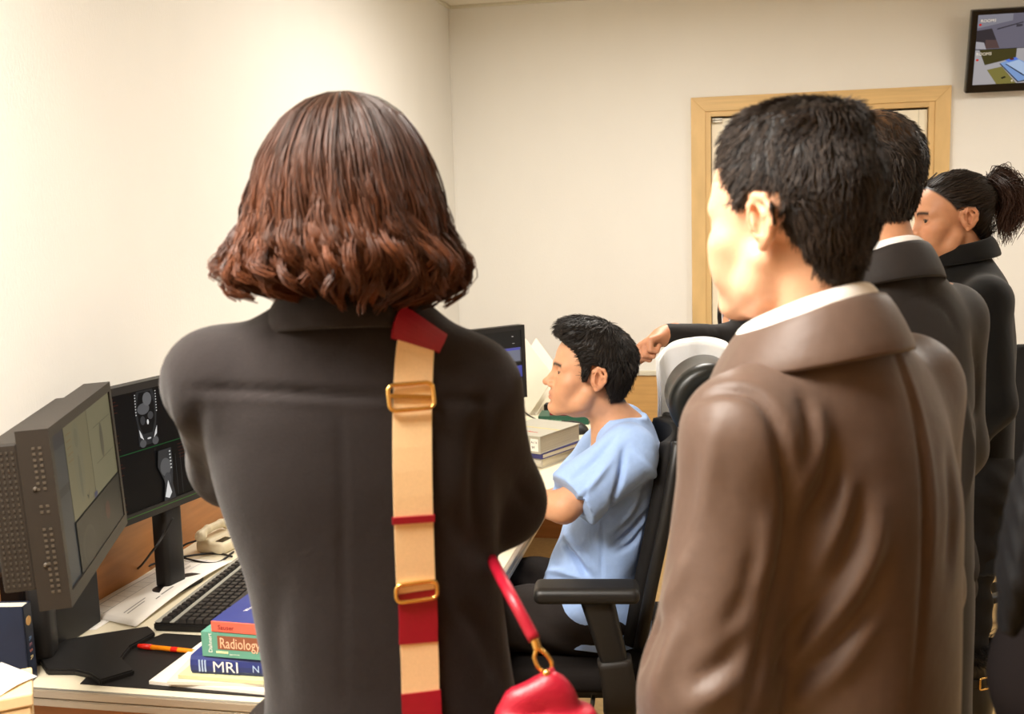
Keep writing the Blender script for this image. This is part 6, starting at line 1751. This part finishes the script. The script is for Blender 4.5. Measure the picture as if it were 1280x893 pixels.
# fur-topped boots with a buckle strap
M_FUR = mat('black_fur', srgb(24, 20, 18), 0.8, 0.2, var=0.2, attr=None)
for s in 'LR':
    kx_, an = J['kn'+s], J['an'+s]
    g = Grid(axis(-0.22, 0.22, 0.008), axis(-0.18, 0.24, 0.008), axis(-0.01, 0.46, 0.008))
    c0 = an + (kx_-an)*0.80
    g.chain([an+np.array([0, 0, 0.0]), an+(kx_-an)*0.45, c0], [0.058, 0.064, 0.068], 0.03)
    e0 = an.copy(); e0[2] = 0.045
    g.chain([e0-np.array([0, 0.045, 0]), e0+np.array([0, 0.05, 0]), e0+np.array([0, 0.16, -0.012])], [0.044, 0.046, 0.036], 0.03)
    g.cut(lambda X, Y, Z: 0.001-Z+0*X+0*Y)
    bt = grid_part('boot', g, M_SHOE, K_)
    th = RNG.uniform(0, 6.28, 900); zz_ = RNG.uniform(-0.02, 0.035, 900)
    rt = np.stack([c0[0]+0.068*np.cos(th), c0[1]+0.068*np.sin(th), c0[2]+zz_], 1)
    dr = np.stack([np.cos(th)*0.028, np.sin(th)*0.028, RNG.normal(0, 0.012, 900)], 1)
    Pf = rt[:, None]+dr[:, None]*np.linspace(-0.3, 1, 4)[None, :, None]
    Vf, Qf = strand_mesh('s', Pf, 0.0012, 0.0004)
    link_mesh('fur_cuff', np_mesh('fur_cuff', Vf, Qf), M_FUR, bt)
    c1 = an + (kx_-an)*0.62
    ringp = [(c1[0]+0.071*math.cos(a), c1[1]+0.071*math.sin(a), c1[2]) for a in np.linspace(0, 2*math.pi, 33)]
    link_mesh('strap', sweep(ringp, rnd_poly(0.002, 0.011, 0.0015, 2), up=(0, 0, 1), caps=False), M_SHOE, bt)
    for az in (math.pi,):
        cc = np.array((c1[0]+0.075*math.cos(az+0.5), c1[1]+0.075*math.sin(az+0.5), c1[2])); ta = np.array((-math.sin(az+0.5), math.cos(az+0.5), 0))
        pts = [tuple(cc + ta*x + np.array((0, 0, y))) for x, y in rnd_poly(0.016, 0.016, 0.004, 3)]; pts += pts[:2]
        link_mesh('buckle', sweep(pts, circ(0.0028), up=(math.cos(az+0.5), math.sin(az+0.5), 0), caps=False), M_GOLD, bt)

# ------------------------------------------------------------------ man in a black suit pointing, half hidden
M_SUIT = mat('black_suit', srgb(28, 24, 22), 0.75, 0.2, var=0.06, scale=200, bump=0.0010, bscale=16, sheen=0.1)
pp = at_depth(957, 400, 3.22)
G_ = thing('person', 'man in a black suit with a blue lanyard pointing with his right hand', 'person', (pp[0], pp[1], 0), math.radians(112))
fr = frame_at(G_, 938, 262, 3.16, 118, -4, 0, 1.0)
hx, hy, hz = fr.o
def gl(px, py, d):
    w = Vector(at_depth(px, py, d)) - Vector((G_.location.x, G_.location.y, 0))
    return np.array(Matrix.Rotation(-G_.rotation_euler.z, 3, 'Z') @ w)
wr = gl(833, 419, 3.10); el = gl(915, 428, 3.16)
J = skeleton(1.72, neck=(hx*0.6, hy*0.6-0.015, 1.45), wrR=wr, elR=el, shR=(0.15, 0.0, 1.40))
maskG = lambda p: short_mask(p, 0.088, -0.070, -0.012)
tipd = gl(795, 434, 3.06)-wr
# palm looks down and towards the camera
dirc = gl(833, 419, 2.6)-wr
pn = np.array([0, 0, -0.8]) + 0.35*dirc/np.linalg.norm(dirc)
me = body_mesh(J, fr, srgb(196, 138, 104), LIP, fine=0.0035, hands=('relaxed', 'point'), lean_hands=dict(R=(tipd, pn, -1)), hfine=[(wr+tipd*0.7, 0.0032)], scalp=lambda p: np.clip(maskG(p)*150, 0, 1), scalp_col=(0.012, 0.009, 0.007))
link_mesh('body', me, SKIN, G_); eyes(fr, G_)
short_hair(fr, G_, maskG, 0.012, 3000, 0.024, away_from(0.01, -0.03, 0.135, 0.2, 0.5), (0.010, 0.008, 0.007), (0.05, 0.034, 0.024), lift=0.2, clump=80)
g = Grid(axis(-0.36, 0.36, 0.008), axis(-0.26, 0.46, 0.008), axis(0.70, 1.56, 0.008))
g.loft([(0.72, 0, 0.0, 0.185, 0.140), (0.95, 0, 0.0, 0.172, 0.130), (1.12, 0, 0.0, 0.166, 0.125), (1.30, 0, 0.0, 0.172, 0.122), (1.40, 0, -0.004, 0.150, 0.104), (1.46, hx*0.4, -0.008, 0.110, 0.080), (1.50, hx*0.7, -0.010, 0.078, 0.068)], 0.02)
for s in 'LR':
    sg = -1 if s == 'L' else 1
    g.cap((sg*0.06, -0.01, 1.44), J['sh'+s], 0.048, 0.056, 0.05)
    d = J['wr'+s]-J['el'+s]
    g.chain([J['sh'+s], J['el'+s], J['wr'+s]-d/np.linalg.norm(d)*0.012], [0.060, 0.052, 0.036], 0.03)
# open front: a wedge cut out of the jacket chest
g.apply((-0.08, 0.02, 1.05), (0.08, 0.22, 1.60), lambda X, Y, Z: np.maximum(np.abs(X-hx*0.5)-0.085*np.clip((Z-1.08)/0.36, 0, 1), 0.045-Y+0*X), 0.004, 'sub')
g.cap((hx*0.7, -0.008, 1.44), (hx, -0.004, 1.60), 0.052, 0.056, 0.01, mode='sub')
v, q = g.mesh(); v = ripple(v, q, 0.0018, 22, 22, 26, 41)
v = press(v, q, trace_lines(G_, v, q, [([(895, 408), (905, 425), (900, 445)], 0.010, -0.006), ([(875, 405), (885, 425), (880, 440)], 0.010, 0.004)]))
link_mesh('suit_jacket', np_mesh('suit_jacket', v, q), M_SUIT, G_)
g = Grid(axis(-0.2, 0.2, 0.008), axis(-0.16, 0.18, 0.008), axis(0.95, 1.54, 0.008))
g.loft([(0.96, 0, 0.0, 0.150, 0.112), (1.12, 0, 0.0, 0.146, 0.110), (1.30, 0, 0.0, 0.150, 0.110), (1.40, 0, hy*0.35, 0.125, 0.098), (1.46, hx*0.5, hy*0.6, 0.090, 0.078), (1.505, hx*0.8, hy*0.75-0.006, 0.062, 0.062)], 0.02)
grid_part('shirt', g, M_SHIRT, G_)
collar('shirt_collar', (hx*0.85, hy*0.75-0.010), 0.058, 0.058, 1.482, 0.035, 0.040, 0.034, 0.010, M_SHIRT, G_, span=165, thick=0.003)
collar('suit_lapel', (hx*0.7, -0.006), 0.072, 0.070, 1.468, 0.075, 0.036, 0.062, 0.030, M_SUIT, G_, span=158, thick=0.005)
d = wr-el; dn = d/np.linalg.norm(d)
link_mesh('shirt_cuff', sweep([wr-dn*0.03, wr-dn*0.012, wr-dn*0.002], circ(0.034, 20, 0.031), up=(0, 0, 1), scale=[0.94, 1, 1.0]), M_SHIRT, G_)
lower_body(J, G_, M_TROUS, M_SHOE)
# lanyard with a card
M_LAN = mat('blue_lanyard', srgb(48, 62, 130), 0.6, 0.3, var=0.1, scale=60)
lan = thing('lanyard', 'blue and white lanyard with an identity card round the suited man\'s neck', 'lanyard', (G_.location.x, G_.location.y, 0), G_.rotation_euler.z)
for s in (-1, 1):
    pts = [(hx*0.8+s*0.068, hy*0.7+0.02, 1.478), (hx*0.6+s*0.060, hy*0.5+0.080, 1.42), (hx*0.4+s*0.040, 0.120, 1.34), (hx*0.3+s*0.018, 0.126, 1.25), (hx*0.3+s*0.004, 0.130, 1.205)]
    link_mesh('band', sweep(cr(pts, 6), rnd_poly(0.007, 0.0012, 0.001, 1), up=(0, 1, 0.0)), M_LAN, lan)
    pts2 = [(a+s*0.006, b+0.0015, c) for a, b, c in pts]
    link_mesh('band_edge', sweep(cr(pts2, 6), rnd_poly(0.002, 0.0014, 0.001, 1), up=(0, 1, 0.0)), M_SHIRT, lan)
box('clip', (hx*0.3-0.007, 0.131, 1.185), (hx*0.3+0.007, 0.137, 1.208), M_STEEL, lan, bev=0.002)
box('card', (hx*0.3-0.028, 0.132, 1.10), (hx*0.3+0.028, 0.136, 1.188), mat('pale_card', srgb(176, 200, 214), 0.25, 0.5), lan, bev=0.001)

# ------------------------------------------------------------------ person cut off by the right edge
M_PLUM = mat('plum_grey_coat', srgb(27, 23, 23), 0.95, 0.05, var=0.08, scale=200, bump=0.0012, bscale=12)
ep = at_depth(1622, 700, 1.02)
R_ = thing('person', 'person in a dark plum grey coat cut off at the right edge', 'person', (ep[0], ep[1], 0), math.radians(-8))
J = skeleton(1.66, elL=(-0.200, -0.01, 1.12), wrL=(-0.19, 0.05, 0.87))
fr = Frame((0, 0.01, 1.555), rotm(0, 0, 0))
me = body_mesh(J, fr, srgb(200, 150, 116), LIP, fine=0.005, slim=0.92, scalp=lambda p: np.clip(maskG(p)*150, 0, 1), scalp_col=(0.012, 0.009, 0.007))
link_mesh('body', me, SKIN, R_); eyes(fr, R_)
short_hair(fr, R_, maskG, 0.014, 1500, 0.03, away_from(0.01, -0.03, 0.135, 0.3, 0.3), (0.012, 0.009, 0.007), (0.05, 0.034, 0.024), lift=0.15, clump=60, fine=0.006, r0=0.0014)
rows = [(0.60, 0, 0.0, 0.185, 0.150), (0.85, 0, 0.0, 0.175, 0.142), (1.05, 0, 0.0, 0.170, 0.135), (1.25, 0, 0.0, 0.175, 0.125), (1.36, 0, -0.004, 0.158, 0.108), (1.42, 0, -0.010, 0.118, 0.085), (1.455, 0, -0.014, 0.078, 0.070), (1.49, 0, -0.014, 0.064, 0.064)]
jacket(R_, J, 0.0, rows, (0.060, 0.052), M_PLUM, 'coat', 0.009, None, 51, rip=0.0025, low=0.60, shr=0.056)
collar('coat_collar', (0, -0.012), 0.066, 0.064, 1.44, 0.04, 0.05, 0.06, 0.026, M_PLUM, R_, thick=0.006)
lower_body(J, R_, M_TROUS, M_SHOE)

# black pleated bag hanging beside that person
bg = at_depth(1274, 672, 0.98)
pbag = thing('shoulder_bag', 'black pleated bag hanging beside the person at the right edge', 'bag', (bg[0], bg[1], 0.0), math.radians(-10))
g = Grid(axis(-0.06, 0.06, 0.004), axis(-0.08, 0.08, 0.004), axis(bg[2]-0.12, bg[2]+0.12, 0.004))
g.loft([(bg[2]-0.085, -0.006, 0, 0.010, 0.030), (bg[2]-0.03, 0, 0, 0.019, 0.052), (bg[2]+0.04, 0.006, 0, 0.016, 0.046), (bg[2]+0.09, 0.012, 0, 0.008, 0.022)], 0.01)
v, q = g.mesh()
nn = normals_of(v, q); v = v + nn*(0.0008*np.sin((v[:, 0]*0.6+v[:, 2]*0.18)*900))[:, None]
link_mesh('pouch', np_mesh('pouch', v, q), mat('bag_nylon', srgb(14, 14, 16), 0.65, 0.2, var=0.05), pbag)
tube('strap', [(0.012, 0.0, bg[2]+0.085), (0.035, -0.005, bg[2]+0.12), (0.08, -0.01, 1.37), (0.16, 0.0, 1.415)], 0.006, mat('bag_nylon', srgb(14, 14, 16), 0.65), pbag)
